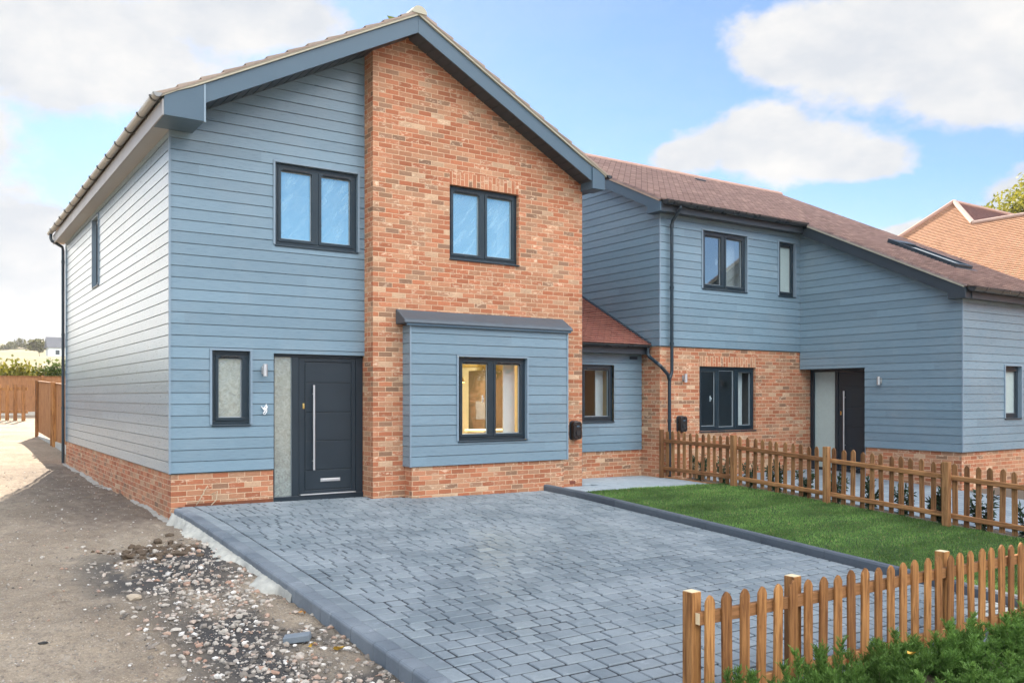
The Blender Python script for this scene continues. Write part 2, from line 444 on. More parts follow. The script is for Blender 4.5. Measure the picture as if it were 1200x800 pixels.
def flat(mb, fr, poly, holes, depth=0.1):
    for a, b, p in cells(poly, holes, []): mb.face([fr(u, v, 0) for u, v in p])
    for (u0, u1, v0, v1) in holes:
        mb.face([fr(u0, v0), fr(u0, v1), fr(u0, v1, -depth), fr(u0, v0, -depth)])
        mb.face([fr(u1, v0), fr(u1, v1), fr(u1, v1, -depth), fr(u1, v0, -depth)])
        mb.face([fr(u0, v1), fr(u1, v1), fr(u1, v1, -depth), fr(u0, v1, -depth)])
        mb.face([fr(u0, v0), fr(u1, v0), fr(u1, v0, -depth), fr(u0, v0, -depth)])

def reveals(mb, fr, h, n0, n1):
    u0, u1, v0, v1 = h
    for a, b in (((u0, v0), (u0, v1)), ((u1, v0), (u1, v1)), ((u0, v1), (u1, v1)), ((u0, v0), (u1, v0))):
        mb.face([fr(*a, n0), fr(*b, n0), fr(*b, n1), fr(*a, n1)])

def window(parent, fr, h, lights, recess=0.05, fw=0.055, glass=None, room=True, sash=None, trim=False, label=None, handles=(), room_mat=None, sill=True, back=2.6, vents=True, blind=None):
    """fr: wall frame, h = (u0,u1,v0,v1) opening, lights = list of relative widths"""
    u0, u1, v0, v1 = h; g = glass or M_glass
    n1 = -recess; n0 = n1 - 0.07
    mb = MB()
    mb.fbox(fr, u0, u1, v0, v0 + fw, n0, n1); mb.fbox(fr, u0, u1, v1 - fw, v1, n0, n1)
    mb.fbox(fr, u0, u0 + fw, v0 + fw, v1 - fw, n0, n1); mb.fbox(fr, u1 - fw, u1, v0 + fw, v1 - fw, n0, n1)
    tot = sum(lights); W = u1 - u0 - 2 * fw; a = u0 + fw; cuts = []
    for i, l in enumerate(lights):
        b = a + W * l / tot; cuts.append((a, b)); a = b
    for i in range(len(lights) - 1): mb.fbox(fr, cuts[i][1] - 0.03, cuts[i][1] + 0.03, v0 + fw, v1 - fw, n0, n1 + 0.003)
    # sash profiles, a little proud of the outer frame
    sh = sash or [True] * len(lights); ps = []
    for i, (a, b) in enumerate(cuts):
        a2 = a + (0.03 if i else 0.0); b2 = b - (0.03 if i < len(lights) - 1 else 0.0)
        sw = 0.045 if sh[i] else 0.02
        lo, hi = v0 + fw, v1 - fw; nn = n1 + (0.012 if sh[i] else -0.012)
        mb.fbox(fr, a2, b2, lo, lo + sw, n0 + 0.01, nn); mb.fbox(fr, a2, b2, hi - sw, hi, n0 + 0.01, nn)
        mb.fbox(fr, a2, a2 + sw, lo + sw, hi - sw, n0 + 0.01, nn); mb.fbox(fr, b2 - sw, b2, lo + sw, hi - sw, n0 + 0.01, nn)
        ps.append((a2 + sw, b2 - sw, lo + sw, hi - sw))
    w = mb.build('window', M_dark, parent, label, bevel=0.004)
    gk = MB()
    for (a, b, lo, hi) in ps:       # pale grey glazing spacers
        t = 0.010
        gk.fbox(fr, a, a + t, lo, hi, n0 + 0.028, n0 + 0.048); gk.fbox(fr, b - t, b, lo, hi, n0 + 0.028, n0 + 0.048)
        gk.fbox(fr, a + t, b - t, lo, lo + t, n0 + 0.028, n0 + 0.048); gk.fbox(fr, a + t, b - t, hi - t, hi, n0 + 0.028, n0 + 0.048)
    gk.build('glazing_seal', M_gutter_seal, w)
    for (a, b, lo, hi) in ps:
        p = MB(); p.fbox(fr, a - 0.005, b + 0.005, lo - 0.005, hi + 0.005, n0 + 0.034, n0 + 0.038); p.build('pane', g, w)
    if vents:
        for i, (a, b, lo, hi) in enumerate(ps):
            if sh[i] and b - a > 0.25:
                p = MB(); p.fbox(fr, a + 0.03, b - 0.03, hi + 0.012, hi + 0.034, n1 + 0.012, n1 + 0.026); p.build('trickle_vent', M_blackp, w, bevel=0.003)
    for i, side in handles:
        a, b, lo, hi = ps[i]; c = (lo + hi) / 2; uu = b - 0.03 if side > 0 else a + 0.03
        p = MB(); p.fbox(fr, uu - 0.012, uu + 0.012, c - 0.055, c + 0.06, n0 - 0.05, n0 - 0.03); p.fbox(fr, uu - 0.008, uu + 0.008, c - 0.02, c + 0.02, n0 - 0.03, n0 - 0.001)
        p.build('window_handle', M_white, w, bevel=0.004)
    if sill:
        p = MB(); p.fbox(fr, u0 - 0.006, u1 + 0.006, v0 - 0.024, v0 - 0.002, n0, 0.022); p.build('sill', M_dark, w, bevel=0.004)
    if trim:
        p = MB(); t = 0.032
        p.fbox(fr, u0 - t, u0 - 0.002, v0, v1 + 0.002, n0, 0.022); p.fbox(fr, u1 + 0.002, u1 + t, v0, v1 + 0.002, n0, 0.022)
        p.fbox(fr, u0 - t, u1 + t, v1 + 0.003, v1 + t * 0.9, n0, 0.020)
        p.build('window_trim', M_trim, w, bevel=0.002)
    if room:
        p = MB(); q = n0 - 0.005; d = q - 0.22; e = 0.5
        reveals(p, fr, h, q, d)
        U0, U1, V0, V1 = u0 - e, u1 + e, v0 - 0.7, v1 + 0.25
        D = d - back
        for (a, b, c, dd) in ((U0, u0, V0, V1), (u1, U1, V0, V1), (u0, u1, V0, v0), (u0, u1, v1, V1)):
            p.face([fr(a, c, d), fr(b, c, d), fr(b, dd, d), fr(a, dd, d)])
        reveals(p, fr, (U0, U1, V0, V1), d, D)
        p.face([fr(U0, V0, D), fr(U1, V0, D), fr(U1, V1, D), fr(U0, V1, D)])
        p.build('room', room_mat or M_plaster, parent)
    if blind:
        p = MB(); a, b = blind
        p.fbox(fr, a, b, v0 + 0.05, v1 - 0.04, n0 - 0.16, n0 - 0.14); p.build('blind', M_plaster, w)
    return w
M_gutter_seal = simple('glazing_seal', (0.30, 0.34, 0.36), 0.5)

def half_pipe(mb, p0, p1, r, up=Vector((0, 0, 1)), out=None, seg=10, th=0.006):
    """open half-round gutter from p0 to p1 (axis = rim level)"""
    p0, p1 = Vector(p0), Vector(p1); d = (p1 - p0).normalized(); s = d.cross(up).normalized()
    ring = []
    for k in range(seg + 1):
        a = math.pi * k / seg; ring.append(s * math.cos(a) * r - up * math.sin(a) * r)
    ring2 = [q * (1 - th / r) for q in ring][::-1]
    prof = ring + ring2
    mb.prism([p0 + q for q in prof], p1 - p0)
    cap = ring
    mb.face([p0 + q for q in cap]); mb.face([p1 + q for q in cap])

# ================================================================== terrain numbers
def sp(a): return 0.4 * np.logaddexp(0.0, a / 0.4)
def zd(X, Y):           # finished level of the drive, lawn and paths
    X = np.asarray(X, float); Y = np.asarray(Y, float)
    return -0.012 * np.clip(X - 1.4, -1.4, 9) - 0.06 * sp(np.minimum(-Y, 11) - 1.0)
def zdf(x, y): return float(zd(x, y))
_h = np.random.default_rng(5).random((256, 256))
def vnoise(x, y):
    xi = np.floor(x).astype(int); yi = np.floor(y).astype(int); fx = x - xi; fy = y - yi
    fx = fx * fx * (3 - 2 * fx); fy = fy * fy * (3 - 2 * fy)
    g = lambda i, j: _h[i % 256, j % 256]
    return (g(xi, yi) * (1 - fx) + g(xi + 1, yi) * fx) * (1 - fy) + (g(xi, yi + 1) * (1 - fx) + g(xi + 1, yi + 1) * fx) * fy
def fbm(x, y, o=4):
    s = 0; a = 0.5
    for k in range(o): s = s + a * vnoise(x * 2 ** k + 13.7 * k, y * 2 ** k + 5.1 * k); a *= 0.5
    return s
YS = [-60, -30, -14, -11, 0, 10, 15, 19, 33, 60, 120, 250, 420, 520, 950]
ZB = [-1.0, -.95, -.9, -.83, -.19, -.09, .12, .2, .62, 1.4, 3, 12.0, 23.5, 26.5, 27]
def zbase(X, Y):
    f = np.interp(Y, YS, ZB)
    left = np.where(Y < 0, zd(0.3, np.minimum(Y, 0)) - np.interp(-Y, [0.5, 3.2], [0.19, 0.105]), f)
    left = np.where(Y < -9, np.maximum(left, -0.9), left)
    low = np.minimum(left, zd(X, np.minimum(Y, 0)) - 0.22)
    k = np.clip((X - 0.0) / 0.12, 0, 1) * np.clip((11.5 - Y) / 1.0, 0, 1) * np.clip((26 - X) / 3, 0, 1)
    return left * (1 - k) + low * k
def rub(X, Y):          # where the rubble and tarmac crumbs lie beside the kerb
    d = np.clip((X + 1.55) / 0.9, 0, 1) * np.clip((0.25 - X) / 0.2, 0, 1) * np.clip((-1.3 - Y) / 1.2, 0, 1)
    return d * np.clip((fbm(X * 1.1 + 3, Y * 0.8) - 0.22) * 4, 0, 1)
def zearth(X, Y):
    z = zbase(X, Y)
    near = np.clip((16 - np.abs(Y + 1)) / 6, 0, 1) * np.clip((14 - np.abs(X)) / 6, 0, 1)
    n = (fbm(X * 0.7, Y * 0.7) - 0.47) * 0.10 + (fbm(X * 3.1 + 9, Y * 3.1) - 0.47) * 0.065 + (fbm(X * 9, Y * 9 + 4) - 0.47) * 0.05
    far = (fbm(X * 0.012, Y * 0.02) - 0.47) * np.clip((Y - 100) / 300, 0, 1) * 9
    ruts = -0.02 * np.exp(-((X + 2.3 + 0.2 * np.sin(Y * .5)) / .22) ** 2) - 0.02 * np.exp(-((X + 3.9 + 0.2 * np.sin(Y * .5)) / .22) ** 2)
    hump = 0.05 * np.exp(-(((X + 0.75) / 0.45) ** 2 + ((Y + 2.9) / 0.8) ** 2))
    return z + (n + ruts) * np.clip(near, 0.0, 1) + far + hump
def zef(x, y): return float(zearth(np.array([x]), np.array([y]))[0])

# ================================================================== world: Nishita sky with clouds
W = bpy.data.worlds.new('World'); S.world = W; W.use_nodes = True
W.node_tree.nodes.clear(); t = NT(W.node_tree)
wout = W.node_tree.nodes.new('ShaderNodeOutputWorld')
SUNV = Vector((math.sin(rad(SUN_AZ)) * math.cos(rad(SUN_EL)), math.cos(rad(SUN_AZ)) * math.cos(rad(SUN_EL)), math.sin(rad(SUN_EL))))
sky = t.n('ShaderNodeTexSky', sky_type='NISHITA', sun_disc=False, sun_elevation=rad(SUN_EL), sun_rotation=rad(SUN_AZ), altitude=50, air_density=0.8, dust_density=0.1, ozone_density=2.5)
D = t.n('ShaderNodeTexCoord').outputs['Generated']
D = t.vmath('NORMALIZE', D)
def dirpx(px, py):
    u = (px - 600) / 1021; v = (464 - py) / 1021; a = rad(YAW)
    d = Vector((math.sin(a) + u * math.cos(a), math.cos(a) - u * math.sin(a), v)); return d.normalized()
wa = t.noise(t.scale(D, 1, 1, 1.5), 5.0, 5, 0.6)
wb = t.noise(t.vmath('ADD', t.scale(D, 1, 1, 1.5), (3.1, 1.7, 0.4)), 5.0, 5, 0.6)
warp = t.vmath('ADD', D, t.vmath('MULTIPLY', t.comb(t.math('SUBTRACT', wa, 0.5), t.math('SUBTRACT', wb, 0.5), t.math('SUBTRACT', wb, 0.5)), (0.10, 0.10, 0.075)))
CLOUDS = [  # direction of each cloud: x, y, half width, half height (in the photo's degrees-like pixels), softness
    (1030, 55, 175, 82), (1180, 95, 150, 62), (930, 55, 90, 52), (1120, 20, 160, 60),
    (905, 172, 118, 50), (985, 185, 95, 34), (890, 150, 60, 48), (820, 190, 60, 28),
    (90, 60, 230, 86), (-120, 120, 200, 120), (290, 22, 150, 50), (20, 300, 112, 112), (-80, 330, 120, 140), (60, 395, 170, 70), (1080, 272, 75, 22), (1240, 225, 110, 40), (-420, 250, 330, 230), (-150, 60, 200, 150)]  # widest bank at far left is out of frame, added as wall fill
acc = None
for (cx, cy, rx, ry) in CLOUDS:
    c = dirpx(cx, cy); zax = Vector((0, 0, 1)); h = c.cross(zax).normalized(); up = h.cross(c).normalized()
    L = math.sqrt(1 + ((cx - 600) / 1021) ** 2 + ((cy - 464) / 1021) ** 2)
    L2 = math.sqrt(1 + ((cx - 600) / 1021) ** 2)
    a = t.math('MULTIPLY', t.vmath('DOT_PRODUCT', warp, tuple(h)), 1021 * L2 * L2 / L2 / rx * (L / L2) )
    b = t.math('MULTIPLY', t.vmath('DOT_PRODUCT', warp, tuple(up)), 1021 * L / ry)
    front = t.math('GREATER_THAN', t.vmath('DOT_PRODUCT', D, tuple(c)), 0.3)
    r = t.math('SQRT', t.math('ADD', t.math('MULTIPLY', a, a), t.math('MULTIPLY', b, b)))
    e = t.math('SUBTRACT', t.math('MULTIPLY', t.math('SUBTRACT', 1.0, t.math('MINIMUM', r, 3.0)), front), t.math('SUBTRACT', 1.0, front))
    acc = e if acc is None else t.math('SMOOTH_MAX', acc, e, 0.25)
fine = t.noise(t.scale(D, 1, 1, 1.6), 15.0, 7, 0.62)
dens = t.math('ADD', acc, t.math('MULTIPLY', t.math('SUBTRACT', fine, 0.5), 0.95))
mA = t.mapr(dens, 0.0, 0.36, 0, 1, True)
# broken cloud over the rest of the sky, thicker behind the camera and boosted to light the house fronts
dz = t.sep(D)
gen = t.noise(t.scale(D, 1, 1, 1.8), 2.6, 6, 0.6)
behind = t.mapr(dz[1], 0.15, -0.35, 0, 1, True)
mB = t.math('MULTIPLY', t.mapr(t.math('ADD', gen, t.math('MULTIPLY', behind, 0.18)), 0.5, 0.66, 0, 1, True), t.mapr(t.math('ADD', dz[1], t.math('MULTIPLY', dz[2], 0.8)), 0.95, 0.35, 0.0, 1, True))
mB = t.math('MULTIPLY', t.math('MULTIPLY', mB, behind), t.mapr(dz[2], 0.22, 0.58, 0.0, 1.0, True))
thin = t.math('MULTIPLY', t.mapr(t.noise(t.scale(D, 1, 1, 2.6), 3.2, 5, 0.65), 0.4, 0.8), 0.16)
hor = t.math('MULTIPLY', t.mapr(dz[2], 0.0, 0.26, 0.5, 0.0, True), t.math('SUBTRACT', 1.0, t.math('MULTIPLY', behind, 1.0)))
mask = t.math('MAXIMUM', t.math('MAXIMUM', mA, mB), t.math('ADD', t.math('MULTIPLY', thin, t.math('SUBTRACT', 1.0, behind)), hor), clamp=True)
shade = t.math('ADD', t.math('MULTIPLY', t.noise(t.vmath('ADD', t.scale(D, 1, 1, 1.7), (0.02, 0.03, 0.05)), 7.0, 5, 0.55), 0.7), t.math('MULTIPLY', t.math('SUBTRACT', t.noise(t.vmath('ADD', t.scale(D, 1, 1, 1.6), (0.0, 0.0, 0.035)), 15.0, 7, 0.62), t.noise(t.vmath('ADD', t.scale(D, 1, 1, 1.6), (0.0, 0.0, -0.035)), 15.0, 7, 0.62)), -0.35))
shade = t.math('ADD', shade, 0.15)
ccol = t.mix(t.mapr(shade, 0.36, 0.62), (0.76, 0.80, 0.86), (1.0, 0.99, 0.975))
bright = t.mapr(t.vmath('DOT_PRODUCT', D, tuple(dirpx(-430, 235))), 0.968, 0.992, 0.0, 1.0, True)   # cloud bank out of frame on the left, added to brighten the side wall
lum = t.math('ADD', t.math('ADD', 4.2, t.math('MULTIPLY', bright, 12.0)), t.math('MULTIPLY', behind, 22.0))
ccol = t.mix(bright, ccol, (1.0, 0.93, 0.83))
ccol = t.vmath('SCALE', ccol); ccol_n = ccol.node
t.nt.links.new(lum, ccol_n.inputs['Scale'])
skyc = t.mix(1.0, sky.outputs[0], (0.73, 0.79, 0.84), 'MULTIPLY')
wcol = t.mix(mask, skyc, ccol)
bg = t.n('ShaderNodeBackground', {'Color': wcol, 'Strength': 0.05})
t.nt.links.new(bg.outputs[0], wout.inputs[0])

sl = bpy.data.lights.new('sun', 'SUN'); sl.energy = 3.4; sl.angle = rad(0.53); sl.color = (1.0, 0.88, 0.72)
so = bpy.data.objects.new('sun', sl); COL.objects.link(so)
sv = Vector((math.sin(rad(SUN_AZ)) * math.cos(rad(SUN_EL)), math.cos(rad(SUN_AZ)) * math.cos(rad(SUN_EL)), math.sin(rad(SUN_EL))))
so.rotation_euler = sv.to_track_quat('Z', 'Y').to_euler(); so.location = (0, 0, 30)

cam = bpy.data.cameras.new('camera'); co = bpy.data.objects.new('camera', cam); COL.objects.link(co)
cam.sensor_width = 36; cam.lens = 36 * 1021 / 1200; cam.shift_y = 64 / 1200; cam.clip_end = 3000; cam.clip_start = 0.05
co.location = CAM; co.rotation_euler = (rad(90), 0, -rad(YAW)); S.camera = co
S.view_settings.view_transform = 'Standard'; S.view_settings.look = 'None'; S.view_settings.exposure = 2.2; S.view_settings.gamma = 1.0
S.view_settings.use_curve_mapping = False
S.render.engine = 'CYCLES'

# ================================================================== ground
def axis(segs):
    out = []
    for a, b, st in segs: out += list(np.arange(a, b - 1e-6, st))
    out.append(segs[-1][1]); return np.array(out)
gx = axis([(-950, -150, 80), (-150, -40, 11), (-40, -9, 2.2), (-9, -4.4, 0.2), (-4.4, 0.3, 0.05), (0.3, 12, 0.65), (12, 60, 4), (60, 200, 20), (200, 950, 75)])
gy = axis([(-950, -150, 80), (-150, -45, 12), (-45, -9.5, 1.2), (-9.5, 5, 0.05), (5, 14, 0.14), (14, 40, 0.8), (40, 120, 5), (120, 560, 15), (560, 950, 65)])
GX, GY = np.meshgrid(gx, gy, indexing='ij'); GZ = zearth(GX, GY)
nx, ny = GX.shape
me = bpy.data.meshes.new('ground')
idx = np.arange(nx * ny).reshape(nx, ny)
quads = np.stack([idx[:-1, :-1], idx[1:, :-1], idx[1:, 1:], idx[:-1, 1:]], -1).reshape(-1, 4)
me.from_pydata(np.stack([GX, GY, GZ], -1).reshape(-1, 3).tolist(), [], quads.tolist())
at = me.attributes.new('tar', 'FLOAT', 'POINT')
tar = np.clip(rub(GX, GY) * 1.6 - 0.15, 0, 1) * np.clip((fbm(GX * 1.9 + 40, GY * 1.2 + 8) - 0.36) * 5, 0, 1)
tar = np.maximum(tar, 1.0 * np.exp(-(((GX + 0.80) / 0.75) ** 4 + ((GY + 3.3) / 1.2) ** 4)) * np.clip((fbm(GX * 4, GY * 3) - .3) * 6, 0, 1))
at.data.foreach_set('value', tar.astype(np.float32).ravel())
me.polygons.foreach_set('use_smooth', [True] * len(me.polygons))
m, t, out = new_mat('dry_earth')
pos = t.pos(); px_ = t.sep(pos)
n1 = t.noise(pos, 0.9, 6, 0.6); n2 = t.noise(t.scale(pos, 1.6, 0.8, 1), 4.5, 6, 0.65); n3 = t.noise(pos, 24, 5, 0.7); n4 = t.noise(pos, 75, 3, 0.7)
c = t.ramp(n1, [(0.3, (0.215, 0.168, 0.118)), (0.5, (0.30, 0.24, 0.172)), (0.7, (0.385, 0.315, 0.23))])
c = t.mix(t.mapr(n2, 0.52, 0.72, 0, 0.75), c, (0.185, 0.145, 0.11))
c = t.mix(t.mapr(n2, 0.22, 0.42, 0.5, 0), c, (0.50, 0.45, 0.38))
vo = t.n('ShaderNodeTexVoronoi', {'Vector': pos, 'Scale': 42.0}); vr = t.sep(vo.outputs['Color'])
peb = t.math('MULTIPLY', t.mapr(vo.outputs['Distance'], 0.28, 0.42, 1, 0), t.math('GREATER_THAN', vr[0], 0.72))
c = t.mix(t.math('MULTIPLY', peb, 0.7), c, t.mix(vr[1], (0.17, 0.15, 0.13), (0.58, 0.54, 0.47)))
c = t.mix(t.mapr(n3, 0.48, 0.66, 0, 0.6), c, (0.17, 0.135, 0.105))
c = t.mix(t.mapr(n4, 0.42, 0.28, 0, 0.6), c, (0.13, 0.105, 0.08))
c = t.mix(t.mapr(n4, 0.55, 0.72, 0, 0.7), c, (0.55, 0.48, 0.40))
n5 = t.noise(t.scale(pos, 1, 0.6, 1), 11, 5, 0.7, 0.6)
c = t.mix(t.mapr(n5, 0.58, 0.70, 0, 0.7), c, (0.15, 0.115, 0.085))
wallside_dark = t.math('MULTIPLY', t.math('MULTIPLY', t.mapr(px_[0], -2.4, -0.6, 0, 1, True), t.mapr(px_[1], -2.0, 0.5, 0, 1, True)), t.mapr(px_[1], 11.5, 9.5, 0, 1, True))
c = t.mix(t.math('MULTIPLY', wallside_dark, t.mapr(n2, 0.3, 0.6, 0.35, 0.8)), c, (0.135, 0.105, 0.085))  # soil turns darker brown towards the side wall
tarf = t.attr('tar')
c = t.mix(tarf, c, t.mix(n3, (0.035, 0.034, 0.034), (0.09, 0.085, 0.08)))
fy = t.mapr(px_[1], 55, 75, 0, 1)
field = t.mix(t.mapr(t.noise(t.scale(pos, 0.2, 1, 1), 0.035, 4), 0.4, 0.6), (0.17, 0.14, 0.08), (0.13, 0.125, 0.055))
c = t.mix(fy, c, field)
hgt = t.math('ADD', t.math('ADD', t.math('MULTIPLY', n3, 0.6), t.math('MULTIPLY', n4, 0.35)), t.math('MULTIPLY', peb, 0.5))
pbsdf(t, out, c, 0.95, 0, t.bump(hgt, 1.0, 0.02), 0.2)
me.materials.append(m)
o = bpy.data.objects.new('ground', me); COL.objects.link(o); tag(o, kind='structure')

# ------------------------------------------------------------------ block paved drive
def paver_mat(name, cols, dust=(0.30, 0.33, 0.35)):
    m, t, out = new_mat(name)
    pos = t.pos(); r = t.attr('rnd')
    c = t.ramp(r, [(i / (len(cols) - 1), q) for i, q in enumerate(cols)])
    n = t.noise(pos, 26, 5, 0.65); g = t.noise(pos, 1.1, 4); s = t.noise(pos, 180, 2)
    c = t.mix(t.mapr(n, 0.35, 0.7, 0, 0.35), c, [x * 0.7 for x in cols[0]])
    c = t.mix(t.mapr(g, 0.42, 0.68, 0.0, 0.45), c, dust)
    c = t.mix(1.0, c, t.mapr(s, 0.2, 0.8, 0.88, 1.12), 'MULTIPLY')
    st_ = t.noise(pos, 2.7, 5, 0.7, 0.8)
    c = t.mix(t.mapr(st_, 0.57, 0.74, 0, 0.3), c, [x * 0.55 for x in cols[0]])
    c = t.mix(t.mapr(t.noise(pos, 5.5, 5, 0.7), 0.60, 0.74, 0, 0.45), c, [min(1, x * 1.35) for x in dust])
    pbsdf(t, out, c, t.mapr(g, 0.4, 0.7, 0.55, 0.78), 0, t.bump(t.math('ADD', t.math('MULTIPLY', n, 0.7), t.math('MULTIPLY', s, 0.3)), 0.35, 0.004), 0.4)
    return m
M_paver = paver_mat('charcoal_pavers', [(0.125, 0.155, 0.176), (0.175, 0.212, 0.234), (0.150, 0.182, 0.204), (0.215, 0.252, 0.270)])
M_kerb = paver_mat('kerb_blocks', [(0.10, 0.125, 0.15), (0.145, 0.17, 0.195)])
M_kerbd = paver_mat('dark_kerb', [(0.07, 0.085, 0.105), (0.10, 0.12, 0.14)], (0.14, 0.16, 0.18))
M_slab = paver_mat('pale_path_blocks', [(0.27, 0.33, 0.37), (0.33, 0.38, 0.42)], (0.40, 0.44, 0.46))
M_joint = simple('joint_sand', (0.022, 0.025, 0.03), 0.95, 0, 0.3, 20)

def block(mb, x0, x1, y0, y1, dz=0.0, gap=0.0078, ch=0.006, ztop=None, deep=0.03):
    a = random.random(); g = gap * random.uniform(0.6, 1.5)
    x0 += g; x1 -= g; y0 += g * 1.5; y1 -= g * 1.5
    q = [(x0, y0), (x1, y0), (x1, y1), (x0, y1)]
    cx, cy = (x0 + x1) / 2, (y0 + y1) / 2
    tl = (random.uniform(-1, 1) * 0.0022, random.uniform(-1, 1) * 0.0022)
    zz = [zdf(*p) + dz + tl[0] * (p[0] - cx) / 0.1 * .5 + tl[1] * (p[1] - cy) / 0.1 * .5 for p in q]
    ins = [(p[0] + (ch if p[0] < cx else -ch), p[1] + (ch if p[1] < cy else -ch)) for p in q]
    v = [(p[0], p[1], z - deep) for p, z in zip(q, zz)] + [(p[0], p[1], z - ch) for p, z in zip(q, zz)] + [(p[0], p[1], z) for p, z in zip(ins, zz)]
    f = [(8, 9, 10, 11)]
    for k in range(4):
        k2 = (k + 1) % 4; f += [(k, k2, 4 + k2, 4 + k), (4 + k, 4 + k2, 8 + k2, 8 + k)]
    mb.mesh(v, f, a)

XL, XR = 0.30, 5.80
def front_edge(x):      # wall line the paving meets
    return -0.02 if x < 2.83 else (-0.32 if x < 3.34 else (-0.545 if x < 6.25 else -0.32))
mb = MB(); y = -0.0; rows = []
pitch = 0.163
y = 0.10
while y > -11.4:
    x = XL + 0.0 - random.random() * 0.12
    x = XL
    while x < XR:
        w = random.choice([0.122, 0.163, 0.163, 0.20, 0.243, 0.243])
        if x + w > XR - 0.07: w = XR - x
        y1, y0 = y, y - pitch; fe = front_edge(x + w / 2)
        if y0 < fe - 0.03 and not (y0 < -8.62 and x + w > 1.12):
            block(mb, x, x + w, y0, min(y1, fe), random.uniform(-0.002, 0.002))
        x += w
    y -= pitch
y = -0.03                       # edging course along the kerb
while y > -11.4:
    block(mb, 0.135, XL - 0.003, y - 0.243, y, 0.001); y -= 0.243
drive = mb.build('driveway', M_paver, kind='structure')
mb = MB()                       # sand bed seen in the joints
ys = np.linspace(0.25, -11.45, 60)
for a, b in zip(ys[:-1], ys[1:]):
    X3 = 3 if b > -8.7 else 1.12
    mb.face([(0.1, b, zdf(0.1, b) - 0.010), (X3, b, zdf(X3, b) - 0.010), (X3, a, zdf(X3, a) - 0.010), (0.1, a, zdf(0.1, a) - 0.010)])
    if b > -8.7: mb.face([(3, b, zdf(3, b) - 0.010), (5.83, b, zdf(5.83, b) - 0.010), (5.83, a, zdf(5.83, a) - 0.010), (3, a, zdf(3, a) - 0.010)])
mb.build('driveway_joint_sand', M_joint, kind='structure')
# left kerb: small upright blocks with a rounded nose
mb = MB(); y = -0.26; 
while y > -11.4:
    ln = 0.205; g = 0.003; a = random.random(); j = random.uniform(-0.003, 0.003)
    x0, x1 = -0.005 + j, 0.125
    pr = [(x0, -0.42), (x0, -0.012), (x0 + 0.004, 0.0), (x0 + 0.016, 0.012), (x0 + 0.03, 0.015), (x1, 0.014), (x1, -0.42)]
    yy0, yy1 = y - ln + g, y - g
    p0 = [(q[0], yy0, zdf(0.1, yy0) + q[1]) for q in pr]; p1 = [(q[0], yy1, zdf(0.1, yy1) + q[1]) for q in pr]
    n = len(pr)
    mb.mesh(p0 + p1, [list(range(n))[::-1], list(range(n, 2 * n))] + [[i, (i + 1) % n, n + (i + 1) % n, n + i] for i in range(n)], a)
    y -= ln
mb.build('kerb_blocks', M_kerb, kind='structure')
# right kerb: long dark edging units standing above the drive
mb = MB(); y = -0.50
while y > -8.3:
    ln = 0.915; g = 0.003; yy1 = y - g; yy0 = y - ln + g; a = random.random()
    pr = [(5.82, -0.2), (5.82, 0.075), (5.835, 0.095), (5.905, 0.095), (5.92, 0.085), (5.92, -0.2)]
    p0 = [(q[0], yy0, zdf(5.8, yy0) + q[1]) for q in pr]; p1 = [(q[0], yy1, zdf(5.8, yy1) + q[1]) for q in pr]
    n = len(pr)
    mb.mesh(p0 + p1, [list(range(n))[::-1], list(range(n, 2 * n))] + [[i, (i + 1) % n, n + (i + 1) % n, n + i] for i in range(n)], a)
    y -= ln
mb.build('kerb_edging', M_kerbd, kind='structure')
# concrete haunching squeezed out beside the left kerb
mb = MB(); ys = np.arange(-0.1, -4.7, -0.022); prev = None; rg = random.Random(3)
for i, y in enumerate(ys):
    n_ = float(fbm(np.array([1.0]), np.array([y * 2.1]))[0]); n2_ = float(fbm(np.array([4.0]), np.array([y * 8]))[0])
    w = 0.03 + 0.20 * min(1, max(0.0, (n_ - 0.25) * 2.2)) + 0.10 * (n2_ - 0.4)
    if y < -3.2: w *= max(0.0, 1 - (-y - 3.2) / 0.8)
    if abs(y + 4.1) < 0.28: w = max(w, 0.22 * (1 - (abs(y + 4.1) / .28) ** 2))
    w = max(0.012, w); zt = zdf(0, y); ze_ = zef(-w, y)
    row = []
    for k in range(11):
        q = k / 10; x = -0.003 - w * q; z0 = zt - 0.055
        z = z0 * (1 - q ** 1.6) + (ze_ - 0.03) * q ** 1.6 + (float(fbm(np.array([x * 26]), np.array([y * 26]))[0]) - 0.5) * 0.06 * (1 if k else .3)
        row.append((x, y, z))
    if prev:
        for k in range(10): mb.face([prev[k], prev[k + 1], row[k + 1], row[k]])
    prev = row
mb.build('kerb_haunching', M_conc, kind='structure', smooth=True, fixn='weld')
mb = MB(); prev = None
for y in np.arange(10.6, -0.35, -0.06):
    w = 0.03 + 0.13 * max(0, float(fbm(np.array([7.0]), np.array([y * 1.7]))[0]) - .25) * 1.6 + 0.03 * float(fbm(np.array([2.0]), np.array([y * 9]))[0])
    z = zef(-0.10, y) + 0.004 - (0.05 if 2.6 < y < 4.4 else 0) + 0.02 * (float(fbm(np.array([3.0]), np.array([y * 7]))[0]) - .5); row = [(0.03, y, z + 0.015), (-w * .6, y, z + 0.008), (-w, y, z - 0.05)]
    if prev:
        for k in range(2): mb.face([prev[k], prev[k + 1], row[k + 1], row[k]])
    prev = row
mb.build('wall_footing', simple('old_concrete', (0.33, 0.31, 0.27), 0.95, 0, 0.35, 9, 0.8), kind='structure', smooth=True, fixn='weld')
